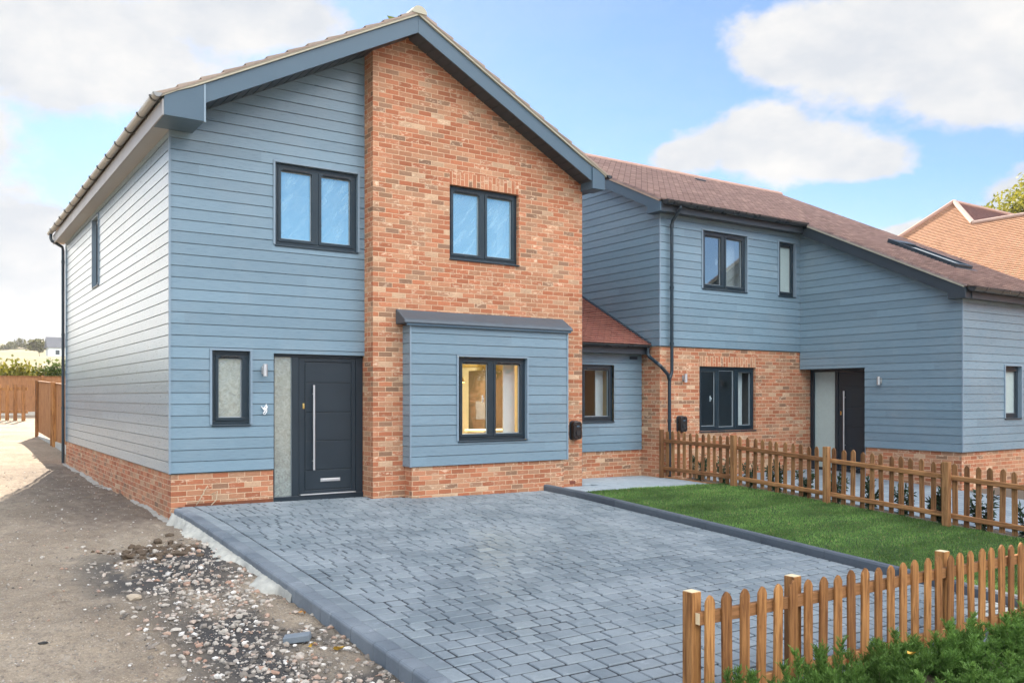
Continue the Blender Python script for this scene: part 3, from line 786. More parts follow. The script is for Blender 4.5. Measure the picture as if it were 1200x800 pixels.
# pale path in front of the link
mb = MB()
for i in range(9):
    y1 = 0.74 - i * 0.225; x = 5.93 + (0.1 if i % 2 else 0)
    while x < 9.2:
        w = 0.3; x1 = min(x + w, 9.22)
        if not (x < 6.84 and y1 > -0.33) and y1 - 0.225 > -1.35: block(mb, x, x1, y1 - 0.225, y1, 0.015, 0.002, 0.004)
        x += w
mb.build('garden_path', M_slab, kind='structure')
# neighbour's paving
mb = MB(); y = 0.2
while y > -8.2:
    x = 9.95 + (0.1 if int(y * 100) % 2 else 0)
    while x < 15.0:
        if not (x > 13.3 and y < -1.4): block(mb, x, x + 0.22, y - 0.22, y, -0.01, 0.003, 0.005)
        x += 0.22
    y -= 0.22
mb.build('neighbour_paving', paver_mat('neighbour_pavers', [(0.16, 0.20, 0.24), (0.24, 0.29, 0.33)]), kind='structure')
mb = MB()
for (x0, x1, ya, yb, dz) in ((9.92, 22, 0.3, -8.3, -0.025), (9.3, 9.94, 0.2, -8.3, -0.03), (1.12, 14, -8.6, -10.5, 0.0)):
    yy = np.linspace(ya, yb, 30)
    for a, b in zip(yy[:-1], yy[1:]): mb.face([(x0, b, zdf(x0, b) + dz), (x1, b, zdf(x1, b) + dz), (x1, a, zdf(x1, a) + dz), (x0, a, zdf(x0, a) + dz)])
mb.build('border_soil', simple('border_soil', (0.10, 0.075, 0.055), 0.95, 0, 0.4, 9, 0.5), kind='structure')
# road behind the camera
mb = MB(); mb.box((-60, -22, -1.2), (80, -15.5, -0.80)); mb.build('road', simple('asphalt', (0.055, 0.055, 0.055), 0.9, 0, 0.3, 12, 0.4), kind='structure')
# lawn
def lawn_top(x): return -1.28 - 0.02 * (x - 6)
lx = np.linspace(5.915, 9.28, 60); ly = np.linspace(0, 1, 120)
mb = MB(); g = []
for x in lx:
    col_ = []
    for s in ly:
        y = lawn_top(x) + (-8.62 - lawn_top(x)) * s
        col_.append((x, y, zdf(x, y) + 0.055 + (fbm(np.array([x * 2.0]), np.array([y * 2.0]))[0] - 0.47) * 0.03))
    g.append(col_)
v = [p for c_ in g for p in c_]; nyy = len(ly)
mb.mesh(v, [(i * nyy + k, (i + 1) * nyy + k, (i + 1) * nyy + k + 1, i * nyy + k + 1) for i in range(len(lx) - 1) for k in range(nyy - 1)])
for i in range(len(lx) - 1): mb.face([g[i][0], g[i + 1][0], (g[i + 1][0][0], g[i + 1][0][1], g[i + 1][0][2] - .1), (g[i][0][0], g[i][0][1], g[i][0][2] - .1)])
lawn_m, t, out = new_mat('turf')
pos = t.pos()
band = t.noise(t.scale(pos, 0.55, 1.6, 1), 1.2, 4, 0.55)
c = t.mix(band, (0.038, 0.085, 0.024), (0.066, 0.128, 0.036)); c = t.mix(t.mapr(t.noise(pos, 60, 3), 0.3, 0.7), [0.022, 0.045, 0.014], c)
pbsdf(t, out, c, 0.9, 0, t.bump(t.noise(pos, 90, 3), 0.8, 0.02), 0.2)
mb.build('lawn', lawn_m, kind='structure', smooth=True, fixn='weld')
NB = 75000
bx = RNG.uniform(5.93, 9.27, NB); by = RNG.uniform(-8.6, -1.28, NB); by = np.minimum(by, lawn_top(bx))
bz = zd(bx, by) + 0.055 + (fbm(bx * 2.0, by * 2.0) - 0.47) * 0.03
hh = (0.014 + 0.018 * RNG.random(NB)) * (0.6 + 0.8 * fbm(bx * 1.5, by * 2.2 + 3)); an = RNG.uniform(0, 2 * np.pi, NB); ww = 0.0035 + 0.003 * RNG.random(NB)
lean = 0.022 * RNG.random(NB); la = RNG.uniform(0, 2 * np.pi, NB)
P0 = np.stack([bx - np.cos(an) * ww, by - np.sin(an) * ww, bz - 0.004], -1); P1 = np.stack([bx + np.cos(an) * ww, by + np.sin(an) * ww, bz - 0.004], -1)
P2 = np.stack([bx + np.cos(la) * lean, by + np.sin(la) * lean, bz + hh], -1)
def tri_mesh(name, P0, P1, P2, rnd, mat):
    n = len(P0); v = np.stack([P0, P1, P2], 1).reshape(-1, 3).astype(np.float32)
    me = bpy.data.meshes.new(name); me.vertices.add(3 * n); me.vertices.foreach_set('co', v.ravel())
    me.loops.add(3 * n); me.loops.foreach_set('vertex_index', np.arange(3 * n, dtype=np.int32))
    me.polygons.add(n); me.polygons.foreach_set('loop_start', np.arange(0, 3 * n, 3, dtype=np.int32)); me.polygons.foreach_set('loop_total', np.full(n, 3, np.int32))
    at = me.attributes.new('rnd', 'FLOAT', 'FACE'); at.data.foreach_set('value', np.asarray(rnd, np.float32))
    me.materials.append(mat); me.update(calc_edges=True); me.validate(); return me
gm, t, out = new_mat('grass_blades')
pos = t.pos(); band = t.noise(t.scale(pos, 0.55, 1.6, 1), 1.2, 4, 0.55)
c = t.mix(t.attr('rnd'), (0.075, 0.165, 0.038), (0.195, 0.325, 0.080)); c = t.mix(t.math('GREATER_THAN', t.attr('rnd'), 0.955), c, (0.34, 0.30, 0.13)); gp = t.sep(pos); c = t.mix(1.0, c, t.mapr(t.wn(t.comb(t.math('FLOOR', t.math('DIVIDE', t.math('ADD', gp[1], t.math('MULTIPLY', gp[0], 0.03)), 0.41)), t.math('FLOOR', t.math('DIVIDE', gp[0], 1.7)), 0.0))['Value'], 0, 1, 0.86, 1.14), 'MULTIPLY'); c = t.mix(1.0, c, t.mapr(band, 0.32, 0.68, 0.55, 1.35), 'MULTIPLY')
d_ = pbsdf(t, None, c, 0.6, 0, None, 0.25); tr = t.n('ShaderNodeBsdfTranslucent', {'Color': c})
t.nt.links.new(t.n('ShaderNodeMixShader', {0: 0.25, 1: d_.outputs[0], 2: tr.outputs[0]}).outputs[0], out.inputs[0])
o = bpy.data.objects.new('lawn_grass', tri_mesh('lawn_grass', P0, P1, P2, RNG.random(NB), gm)); COL.objects.link(o)
tag(o, 'short dense green grass of the newly laid lawn between kerb and picket fence', 'grass', kind='stuff')

# ------------------------------------------------------------------ rubble
def stones(name, n, gen, smin, smax, mat, label, cat, keep):
    bm = bmesh.new(); bmesh.ops.create_icosphere(bm, subdivisions=1, radius=1); base = np.array([v.co[:] for v in bm.verts]); fc = np.array([[v.index for v in f.verts] for f in bm.faces]); bm.free()
    V = []; F = []; A = []; off = 0; k = 0
    while k < n:
        x, y = gen()
        if not keep(x, y): continue
        s = smin + (smax - smin) * random.random() ** 3.6
        sc = np.array([random.uniform(.75, 1.35), random.uniform(.65, 1.1), random.uniform(.45, .8)]) * s
        p = base * (1 + (RNG.random((len(base), 1)) - .5) * 0.55) * sc
        a = random.random() * 6.28; b = random.uniform(-.4, .4)
        ca, sa, cb, sb = math.cos(a), math.sin(a), math.cos(b), math.sin(b)
        p = p @ np.array([[1, 0, 0], [0, cb, -sb], [0, sb, cb]]) @ np.array([[ca, -sa, 0], [sa, ca, 0], [0, 0, 1]])
        p = p + np.array([x, y, zef(x, y) + sc[2] * random.uniform(0.1, 0.6)])
        V.append(p); F.append(fc + off); A += [random.random()] * len(fc); off += len(p); k += 1
    me = bpy.data.meshes.new(name); me.from_pydata(np.concatenate(V).tolist(), [], np.concatenate(F).tolist())
    at = me.attributes.new('rnd', 'FLOAT', 'FACE'); at.data.foreach_set('value', np.array(A, np.float32)); me.materials.append(mat)
    o = bpy.data.objects.new(name, me); COL.objects.link(o); return tag(o, label, cat, kind='stuff')
sm, t, out = new_mat('rubble_stone')
pos = t.pos(); r = t.attr('rnd')
c = t.ramp(r, [(0, (0.10, 0.09, 0.08)), (0.18, (0.22, 0.19, 0.16)), (0.4, (0.38, 0.34, 0.29)), (0.62, (0.48, 0.43, 0.37)), (0.78, (0.40, 0.27, 0.20)), (0.84, (0.34, 0.20, 0.14)), (0.9, (0.55, 0.51, 0.46)), (1.0, (0.72, 0.69, 0.64))])
n = t.noise(pos, 60, 4); c = t.mix(t.mapr(n, 0.4, 0.7, 0, 0.4), c, (0.24, 0.20, 0.16))
pbsdf(t, out, c, 0.9, 0, t.bump(n, 0.5, 0.006), 0.25)
stones('rubble', 8000, lambda: (random.uniform(-1.75, 0.0), random.uniform(-9.5, -1.2)), 0.004, 0.034, sm, 'loose stones and broken brick rubble beside the grey kerb', 'rubble',
       lambda x, y: random.random() < (float(rub(np.array([x]), np.array([y]))[0]) ** 1.3 * (0.35 + 0.65 * min(1, max(0, (-y - 3.0) / 1.4))) + 0.015))
stones('scattered_pebbles', 6500, lambda: (random.uniform(-4.4, -0.05), random.uniform(-9.5, 9)), 0.003, 0.017, sm, 'small pebbles and clods scattered over the bare earth', 'pebbles', lambda x, y: True)
clod_m = simple('dark_clod', (0.10, 0.07, 0.045), 0.95, 0, 0.3, 20, 0.5)
stones('earth_clods', 150, lambda: (random.gauss(-0.62, 0.22), random.gauss(-2.35, 0.28)), 0.02, 0.06, clod_m, 'heap of dark brown earth clods by the concrete at the kerb', 'earth clods', lambda x, y: x < -0.25)

# ================================================================== house 1 (gable to the street)
H1 = thing('detached_house', 'gabled house with blue grey boarding and a tall orange brick panel beside its door', 'house', (3.4, 5, -0.2))
SL = 0.527
def rl(x): return 7.21 - SL * abs(x - 3.41)
P1, PB = 0.156, 0.466       # board pitch, lower edge of the boarding
# brick plinth, left part
mb = MB()
flat(mb, FRONT(0.018), [(0.018, -0.45), (1.42, -0.45), (1.42, PB), (0.018, PB)], [])
flat(mb, LEFT(0.018), [(0.018, -0.45), (10.36, -0.45), (10.36, PB), (0.018, PB)], [])
mb.face([(1.42, 0.018, -0.3), (1.42, 0.16, -0.3), (1.42, 0.16, PB), (1.42, 0.018, PB)])
mb.build('brick_plinth', M_brick, H1)
mb = MB()                       # dark drip gap and starter strip under the boards
mb.box((0.0, 0.002, PB - 0.012), (1.42, 0.03, PB + 0.004)); mb.box((0.002, 0.03, PB - 0.012), (0.03, 10.36, PB + 0.004))
mb.build('starter_strip', M_dark, H1)
w1 = (1.442, 2.716, 3.685, 4.865); ws = (0.555, 1.08, 1.11, 2.137); wd = (1.42, 2.83, -0.3, 2.12)
hole = lambda h, e=0.0: (h[0] - e, h[1] + e, h[2], h[3])
mb = MB()
lapped(mb, FRONT(0.0), [(0.0, PB), (2.85, PB), (2.85, rl(2.85) - 0.12), (0.0, rl(0) - 0.12)], [w1, ws, wd], PB, P1, 0.006, groove=0.010)
mb.build('front_boarding', M_clad, H1)
mb = MB()
lapped(mb, LEFT(0.0), [(0.0, PB), (10.36, PB), (10.36, 5.12), (0.0, 5.12)], [(5.74, 6.45, 3.62, 4.93)], PB, P1, 0.006, groove=0.010)
mb.build('side_boarding', M_clad, H1)
for q in (((-0.016, -0.016, PB - 0.005), (0.012, 0.012, 5.12)), ((-0.014, 10.34, PB - 0.005), (0.012, 10.37, 5.12))): mb = MB(); mb.box(*q); mb.build('corner_trim', M_trim, H1)
mb = MB()
lapped(mb, frame((6.82, 0, 0), (0, 1, 0), (0, 0, 1), (1, 0, 0)), [(-0.3, -0.4), (10.36, -0.4), (10.36, 5.2), (-0.3, 5.2)], [], PB, P1, 0.006, groove=0.010)
mb.build('far_side_boarding', M_clad, H1)
mb = MB()
PO = (3.7, 6.3, 0.0, 2.15)
for a, b, p in cells([(0, -0.3), (6.82, -0.3), (6.82, rl(6.82) - .1), (3.41, rl(3.41) - .1), (0, rl(0) - .1)], [PO], []): mb.face([(u, 10.36, v) for u, v in p])
mb.build('rear_walls', M_brick, H1)
# tall brick panel
wb = (4.152, 5.476, 3.685, 4.853)
mb = MB()
BYH = (3.45, 6.18, 0.5, 2.5)
flat(mb, FRONT(-0.3), [(2.83, -0.4), (6.82, -0.4), (6.82, rl(6.82) - 0.12), (3.41, rl(3.41) - 0.12), (2.83, rl(2.83) - 0.12)], [wb, BYH], 0.1)
mb.face([(2.83, -0.3, -0.4), (2.83, 0.16, -0.4), (2.83, 0.16, rl(2.83) - 0.1), (2.83, -0.3, rl(2.83) - 0.1)])
mb.build('brick_panel', M_brick, H1)
mb = MB(); mb.fbox(FRONT(-0.3), wb[0], wb[1], wb[3] + 0.002, wb[3] + 0.215, -0.02, 0.0025); mb.build('soldier_lintel', M_soldier, H1)
M_damp = simple('damp_brick', (0.17, 0.055, 0.025), 0.9, 0, 0.3, 14, 0.4)
for yq, q in ((-0.3, (2.835, 3.36, -0.1, -0.03)), (-0.3, (6.24, 6.815, -0.13, -0.075)), (0.018, (0.2, 1.415, -0.06, 0.04))): mb = MB(); mb.fbox(FRONT(yq), *q, -0.01, 0.002); mb.build('damp_course', M_damp, H1)
mb = MB(); mb.fbox(FRONT(-0.3), 6.55, 6.67, -0.02, 0.04, -0.01, 0.004); mb.build('air_brick', simple('air_brick', (0.20, 0.06, 0.035), 0.8), H1, 'dark red air brick at the foot of the wall', bevel=0.003)
# windows
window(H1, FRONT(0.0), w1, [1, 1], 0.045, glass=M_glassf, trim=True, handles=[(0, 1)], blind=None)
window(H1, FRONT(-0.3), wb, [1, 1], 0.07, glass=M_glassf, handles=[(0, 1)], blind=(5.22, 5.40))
window(H1, FRONT(0.0), ws, [1], 0.05, glass=M_frost, trim=True, room=False, label='narrow ground floor window with patterned glass')
window(H1, LEFT(0.0), (5.74, 6.45, 3.62, 4.93), [1], 0.06, trim=True, back=1.0, label='tall narrow side window under the eaves')
# door set
F0 = FRONT(0.0); n0, n1 = -0.13, -0.055
mb = MB()
mb.fbox(F0, 1.425, 2.825, -0.06, 0.05, n0, n1 + 0.02); mb.fbox(F0, 1.425, 2.825, 2.075, 2.118, n0, n1)
mb.fbox(F0, 1.425, 1.452, 0.05, 2.075, n0, n1); mb.fbox(F0, 1.712, 1.815, 0.05, 2.075, n0, n1); mb.fbox(F0, 2.715, 2.825, 0.05, 2.075, n0, n1)
fr_ = mb.build('door_frame', M_door, H1, bevel=0.004)
mb = MB(); mb.fbox(F0, 1.45, 1.714, 0.048, 2.077, n0 + 0.03, n0 + 0.04); mb.build('sidelight', M_frost, fr_, 'tall narrow obscure glass panel left of the door')
mb = MB(); mb.fbox(F0, 1.45, 1.458, 0.05, 2.075, n0 + 0.041, n0 + 0.05); mb.fbox(F0, 1.706, 1.714, 0.05, 2.075, n0 + 0.041, n0 + 0.05); mb.build('glazing_seal', M_gutter_seal, fr_)
mb = MB(); mb.fbox(F0, 1.83, 2.70, 0.052, 0.068, n1 - 0.01, n1 + 0.035); mb.build('threshold', M_steel, fr_, bevel=0.003)
mb = MB(); dn = n1 - 0.012
mb.fbox(F0, 1.82, 2.71, 0.07, 2.07, n0, dn - 0.012)            # slab
for (a, b, c, d) in ((1.82, 1.905, 0.07, 2.07), (2.645, 2.71, 0.07, 2.07), (1.905, 2.645, 0.07, 0.115), (1.905, 2.645, 2.015, 2.07)): mb.fbox(F0, a, b, c, d, dn - 0.012, dn + 0.004)
gz = [0.125, 0.415, 0.845, 1.27, 1.705, 2.005]
for i in range(5): mb.fbox(F0, 1.915, 2.635, gz[i] + 0.005, gz[i + 1] - 0.005, dn - 0.0119, dn)
door = mb.build('front_door', M_door, H1, 'dark grey panelled front door with a long steel bar handle', bevel=0.003)
mb = MB(); mb.tube([F0(2.03, 0.42, dn + 0.06), F0(2.03, 1.67, dn + 0.06)], 0.016, 12)
for z in (0.55, 1.54): mb.tube([F0(2.03, z, dn), F0(2.03, z, dn + 0.06)], 0.009, 8)
mb.build('bar_handle', M_steel, door, smooth=None)
mb = MB(); mb.fbox(F0, 1.873, 1.90, 1.32, 1.40, dn, dn + 0.014); mb.tube([F0(1.886, 1.365, dn + 0.01), F0(1.886, 1.365, dn + 0.024)], 0.011, 10); mb.build('lock_cylinder', M_brass, door, bevel=0.003)
mb = MB(); mb.fbox(F0, 2.15, 2.46, 0.235, 0.285, dn, dn + 0.012); mb.fbox(F0, 2.17, 2.44, 0.243, 0.277, dn + 0.012, dn + 0.018); mb.build('letter_plate', M_steel, door, bevel=0.004)
# bay
BY = -0.55; BF = FRONT(BY); wbay = (4.162, 5.459, 0.807, 2.12)
bay = MB(); lapped(bay, BF, [(3.33, 0.44), (6.302, 0.44), (6.302, 2.58), (3.33, 2.58)], [wbay], 0.44, P1, 0.006, groove=0.010)
lapped(bay, LEFT(3.33), [(-0.55, 0.44), (-0.28, 0.44), (-0.28, 2.58), (-0.55, 2.58)], [], 0.44, P1, 0.006, groove=0.010)
lapped(bay, frame((6.302, 0, 0), (0, 1, 0), (0, 0, 1), (1, 0, 0)), [(-0.55, 0.44), (-0.28, 0.44), (-0.28, 2.58), (-0.55, 2.58)], [], 0.44, P1, 0.006, groove=0.010)
bay.face([(3.33, BY, 0.44), (6.302, BY, 0.44), (6.302, -0.3, 0.44), (3.33, -0.3, 0.44)])
bayo = bay.build('bay', M_clad, H1, 'boarded box bay on the brick panel')
for x in (3.33, 6.302): mb = MB(); mb.box((x - 0.014, BY - 0.014, 0.436), (x + 0.012, BY + 0.012, 2.58)); mb.build('bay_corner_trim', M_trim, bayo)
mb = MB(); flat(mb, FRONT(-0.53), [(3.36, -0.4), (6.24, -0.4), (6.24, 0.44), (3.36, 0.44)], []); flat(mb, LEFT(3.36), [(-0.53, -0.4), (-0.3, -0.4), (-0.3, 0.44), (-0.53, 0.44)], [])
mb.face([(6.24, -0.53, -0.4), (6.24, -0.3, -0.4), (6.24, -0.3, 0.44), (6.24, -0.53, 0.44)]); mb.build('bay_plinth', M_brick, bayo)
mb = MB(); mb.prism([(3.21, -0.285, 2.83), (3.21, -0.285, 2.60), (3.21, -0.61, 2.60), (3.21, -0.61, 2.632), (3.21, -0.575, 2.67), (3.21, -0.33, 2.822)], (3.17, 0, 0)); mb.build('lead_roof', M_lead, bayo, bevel=0.012)
mb = MB(); mb.box((3.25, -0.598, 2.57), (6.345, -0.545, 2.602)); mb.build('bay_fascia', M_fascia, bayo, bevel=0.003)
window(H1, BF, wbay, [1, 1], 0.05, trim=True, room=False, handles=[(0, 1)], blind=(5.17, 5.40), label='bay window showing the warm lit room')
# ground floor room behind the bay, open to the garden doors at the back
mb = MB(); x0, x1, y0, y1, z0, z1 = 2.98, 6.7, -0.2, 10.2, 0.02, 2.38
mb.face([(x0, y0, z1), (x1, y0, z1), (x1, y1, z1), (x0, y1, z1)])
mb.face([(x0, y0, z0), (x0, y1, z0), (x0, y1, z1), (x0, y0, z1)]); mb.face([(x1, y0, z0), (x1, y1, z0), (x1, y1, z1), (x1, y0, z1)])
for a, b, p in cells([(x0, z0), (x1, z0), (x1, z1), (x0, z1)], [PO], []): mb.face([(u, y1, v) for u, v in p])
for a, b, p in cells([(x0, z0), (x1, z0), (x1, z1), (x0, z1)], [(3.5, 6.1, 0.5, 2.3)], []): mb.face([(u, y0, v) for u, v in p])
reveals(mb, BF, (wbay[0], wbay[1], wbay[2], wbay[3]), -0.125, -0.36)
for (a, b, p, q) in ((4.6, 5.15, 0.02, 2.38), (6.1, 6.7, 0.02, 2.38), (5.15, 6.1, 2.05, 2.38)): mb.box((a, 4.0, p), (b, 4.1, q))
mb.build('interior_walls', M_warm, H1)
mb = MB(); mb.box((6.64, 2.75, 0.02), (6.695, 2.83, 2.1)); mb.box((6.64, 3.6, 0.02), (6.695, 3.68, 2.1)); mb.box((6.64, 2.83, 2.02), (6.695, 3.6, 2.1)); mb.box((6.67, 2.83, 0.02), (6.694, 3.6, 2.02)); mb.build('interior_door', M_white, H1)
mb = MB(); mb.face([(x0, y0, z0), (x1, y0, z0), (x1, y1, z0), (x0, y1, z0)]); mb.build('interior_floor', M_floor, H1)
mb = MB(); mb.box((6.1, 1.75, 0.02), (6.69, 2.35, 2.0)); mb.build('tall_kitchen_unit', simple('dark_unit', (0.05, 0.035, 0.025), 0.4), H1)
# eaves, verges and roof
mb = MB()
yb0, yb1 = -0.645, -0.617
def vpoly(y, pts): return [(x, y, z) for x, z in pts]
mb.prism(vpoly(yb0, [(0.28, rl(0.28)), (3.41, rl(3.41)), (3.41, rl(3.41) - 0.255), (0.28, rl(0.28) - 0.255)]), (0, yb1 - yb0, 0))
mb.prism(vpoly(yb0, [(3.412, rl(3.41)), (6.78, rl(6.78)), (6.78, rl(6.78) - 0.255), (3.412, rl(3.41) - 0.255)]), (0, yb1 - yb0, 0))
mb.build('bargeboard', M_fascia, H1, bevel=0.004)
for sgn in (0, 1):
    mx = lambda x: x if not sgn else 6.82 - x
    mb = MB(); inn = 0.285 if not sgn else 0.045
    pts = [(mx(-0.215), 5.07), (mx(inn), 5.07), (mx(inn), rl(inn) - 0.004), (mx(inn * .5), rl(inn * .5) - 0.006), (mx(-0.05), rl(-0.05) + 0.018), (mx(-0.215), 5.345)]
    mb.prism(vpoly(-0.66, pts), (0, 0.62 if not sgn else 0.34, 0)); mb.build('eaves_box_end', M_fascia, H1, bevel=0.004)
    mb = MB(); mb.box((min(mx(inn - .01), mx(inn + .015)), -0.667, 5.063), (max(mx(inn - .01), mx(inn + .015)), -0.60, rl(inn) - 0.01)); mb.build('joint_cover', M_trim if not sgn else M_fascia, H1)
mb = MB()                       # ventilated soffit under the verge, with slots
def slab(x0, x1, y0, y1, dz, th=0.012):
    mb.mesh([(x0, y0, rl(x0) - dz), (x1, y0, rl(x1) - dz), (x1, y1, rl(x1) - dz), (x0, y1, rl(x0) - dz), (x0, y0, rl(x0) - dz + th), (x1, y0, rl(x1) - dz + th), (x1, y1, rl(x1) - dz + th), (x0, y1, rl(x0) - dz + th)],
            [(0, 3, 2, 1), (4, 5, 6, 7), (0, 1, 5, 4), (1, 2, 6, 5), (2, 3, 7, 6), (3, 0, 4, 7)])
x = 0.36
while x < 3.35: slab(x, min(x + 0.135, 3.40), -0.617, -0.02 if x < 2.8 else -0.302, 0.235); x += 0.15
slab(0.36, 3.40, -0.617, -0.02, 0.21)
x = 3.43
while x < 6.75: slab(x, min(x + 0.135, 6.77), -0.617, -0.302, 0.235); x += 0.15
slab(3.42, 6.77, -0.617, -0.302, 0.21)
mb.build('verge_soffit', M_fascia2, H1)
mb = MB(); mb.box((-0.215, -0.04, 5.078), (-0.002, 10.7, 5.09)); mb.build('eaves_soffit', simple('soffit_grey', (0.33, 0.33, 0.33), 0.5), H1)
mb = MB(); mb.box((-0.237, -0.655, 5.066), (-0.2155, 10.72, 5.27)); mb.build('eaves_fascia', simple('fascia_light', (0.30, 0.30, 0.30), 0.5), H1, bevel=0.003)
mb = MB(); mb.box((7.0355, -0.655, 5.10), (7.055, 10.72, 5.27)); mb.box((6.82, -0.3, 5.10), (7.035, 10.7, 5.114)); mb.build('eaves_fascia', M_fascia2, H1, bevel=0.003)
mb = MB(); half_pipe(mb, (-0.300, -0.70, 5.325), (-0.300, 10.76, 5.325), 0.058); g1 = mb.build('gutter', M_gutter, H1)
yy = -0.55
while yy < 10.7:
    mb = MB(); half_pipe(mb, (-0.300, yy, 5.329), (-0.300, yy + 0.045, 5.329), 0.071, th=0.011); mb.box((-0.245, yy, 5.25), (-0.2375, yy + 0.035, 5.335)); yy += 0.82; mb.build('gutter_bracket', M_gutterb, g1)
mb = MB(); half_pipe(mb, (7.118, -0.70, 5.325), (7.118, 10.76, 5.325), 0.058); mb.build('gutter', M_gutter2, H1)
mb = MB(); mb.tube([(-0.30, 10.52, 5.28), (-0.30, 10.52, 5.17), (-0.28, 10.50, 5.11), (-0.07, 10.44, 4.98), (-0.055, 10.43, 4.90), (-0.055, 10.43, -0.05)], 0.034, 10)
for z in (4.6, 2.9, 1.2): mb.tube([(-0.055, 10.43, z), (-0.055, 10.43, z + 0.06)], 0.041, 10)
mb.build('downpipe', M_dark, H1, smooth=None)
pa = math.atan(SL); cp, sp_ = math.cos(pa), math.sin(pa)
Lr = 3.74 / cp
for sgn in (0, 1):
    if not sgn: fr = frame((-0.33, 0, rl(-0.33) + 0.055), (0, 1, 0), (cp, 0, sp_), (-sp_, 0, cp))
    else: fr = frame((7.15, 0, rl(7.15) + 0.055), (0, 1, 0), (-cp, 0, sp_), (sp_, 0, cp))
    mb = MB(); lapped(mb, fr, [(-0.69, 0), (10.78, 0), (10.78, Lr), (-0.69, Lr)], [], 0.0, 0.325, 0.032)
    k = 0
    while k * 0.325 < Lr:       # closed tile ends along the front verge
        a = k * 0.325; b = min(a + 0.325, Lr); mb.face([fr(-0.69, a, 0.032), fr(-0.69, b, 0.004), fr(-0.69, b, -0.016), fr(-0.69, a, -0.016)], k); k += 1
    mb.build('roof', M_tileH1, H1, attr='row')
mb = MB()                       # pale verge strip bedded under the tiles
mb.prism(vpoly(-0.675, [(-0.26, rl(-0.26) + 0.012), (-0.05, rl(-0.05) + 0.018), (0.15, rl(.15) + .002), (0.3, rl(0.3) + 0.002), (3.41, rl(3.41) + 0.002), (3.41, rl(3.41) + 0.056), (-0.26, rl(-0.26) + 0.056)]), (0, 0.05, 0))
mb.prism(vpoly(-0.675, [(7.08, rl(7.08) + 0.012), (6.87, rl(6.87) + 0.018), (6.5, rl(6.5) + 0.002), (3.412, rl(3.41) + 0.002), (3.412, rl(3.41) + 0.056), (7.08, rl(7.08) + 0.056)][::-1]), (0, 0.05, 0))
mb.build('verge_strip', M_verge, H1)
mb = MB(); n = 10; y = -0.70
while y < 10.7:
    pr = [(3.41 + 0.125 * math.cos(math.pi * k / n), rl(3.41) + 0.015 + 0.115 * math.sin(math.pi * k / n)) for k in range(n + 1)]
    mb.prism([(a, y, b) for a, b in pr], (0, 0.44, 0)); y += 0.45
mb.build('ridge_tiles', M_ridge1, H1)
# loops of spare cable left hanging beside the door
mb = MB(); pts = [(1.29 + 0.03 * math.cos(a * .9) * (0.7 + .3 * math.sin(a * 2.3)), -0.02 - 0.008 * (a % 2), 1.27 + 0.04 * math.sin(a * .9 + .6) + 0.004 * a) for a in np.arange(0, 22, 0.45)]
pts = [(1.245, -0.005, 1.36), (1.245, -0.03, 1.34)] + pts
cab = MB(); cab.tube(pts, 0.0065, 6); cab.build('doorbell_cable', M_cable, None, 'white coil of spare cable hanging from the blue boards left of the front door', smooth=True, cat='cable')
tw = MB(); tw.tube([(0.33, -0.06, zdf(.3, 0) + 0.02), (0.38, -0.05, 0.10), (0.46, -0.02, 0.23), (0.5, 0.0, 0.28)], 0.006, 6); tw.tube([(0.52, -0.09, zdf(.5, 0) + 0.01), (0.60, -0.05, 0.08), (0.62, -0.03, 0.2), (0.55, -0.01, 0.16)], 0.007, 6)
tw.build('cable_end', M_twig, None, 'tan bent cable ends poking up against the brick plinth by the drive corner', smooth=True, cat='cable')

def wall_lamp(label, fr, u, v):
    tl = thing('wall_lamp', label, 'wall lamp', tuple(fr(u, v - 0.085, 0.0)), 'steel lamps on the house fronts')
    mb = MB(); mb.tube([fr(u, v - 0.085, 0.075), fr(u, v + 0.085, 0.075)], 0.032, 16); mb.build('lamp_tube', M_steel, tl, smooth=None)
    mb = MB(); mb.fbox(fr, u - 0.03, u + 0.03, v - 0.055, v + 0.055, 0.0, 0.02); mb.fbox(fr, u - 0.015, u + 0.015, v - 0.02, v + 0.02, 0.02, 0.05); mb.build('back_plate', M_steel, tl, bevel=0.003)
    return tl
wall_lamp('steel tube lamp on blue boards between the small window and the dark front door', FRONT(-0.012), 1.27, 1.875)
def charger(label, fr, u, v):
    tl = thing('car_charger', label, 'car charger', tuple(fr(u, v - 0.15, 0.0)), 'black car chargers on the house fronts')
    def rr(w, h, r, n=6):
        o = []
        for cx, cy, a0 in ((w - r, h - r, 0), (-w + r, h - r, 90), (-w + r, -h + r, 180), (w - r, -h + r, 270)):
            for k in range(n + 1):
                a = rad(a0 + 90 * k / n); o.append((cx + r * math.cos(a), cy + r * math.sin(a)))
        return o
    mb = MB(); mb.prism([fr(u + a, v + b, 0.015) for a, b in rr(0.09, 0.155, 0.05)], fr.N * 0.10); mb.build('charger_body', M_blackp, tl, bevel=0.012)
    mb = MB(); mb.prism([fr(u + a, v + b, 0.0) for a, b in rr(0.105, 0.165, 0.055)], fr.N * 0.0145); mb.build('back_plate', M_fascia2, tl)
    mb = MB(); mb.tube([fr(u, v - 0.045, 0.117), fr(u, v - 0.045, 0.127)], 0.042, 18); mb.build('socket', M_gutter2, tl)
    mb = MB(); mb.fbox(fr, u - 0.03, u + 0.03, v + 0.06, v + 0.085, 0.1151, 0.118); mb.build('status_bar', M_fascia, tl, bevel=0.001)
    return tl
charger('black rounded car charger on the brick pier right of the boarded bay', FRONT(-0.3), 6.64, 0.915)

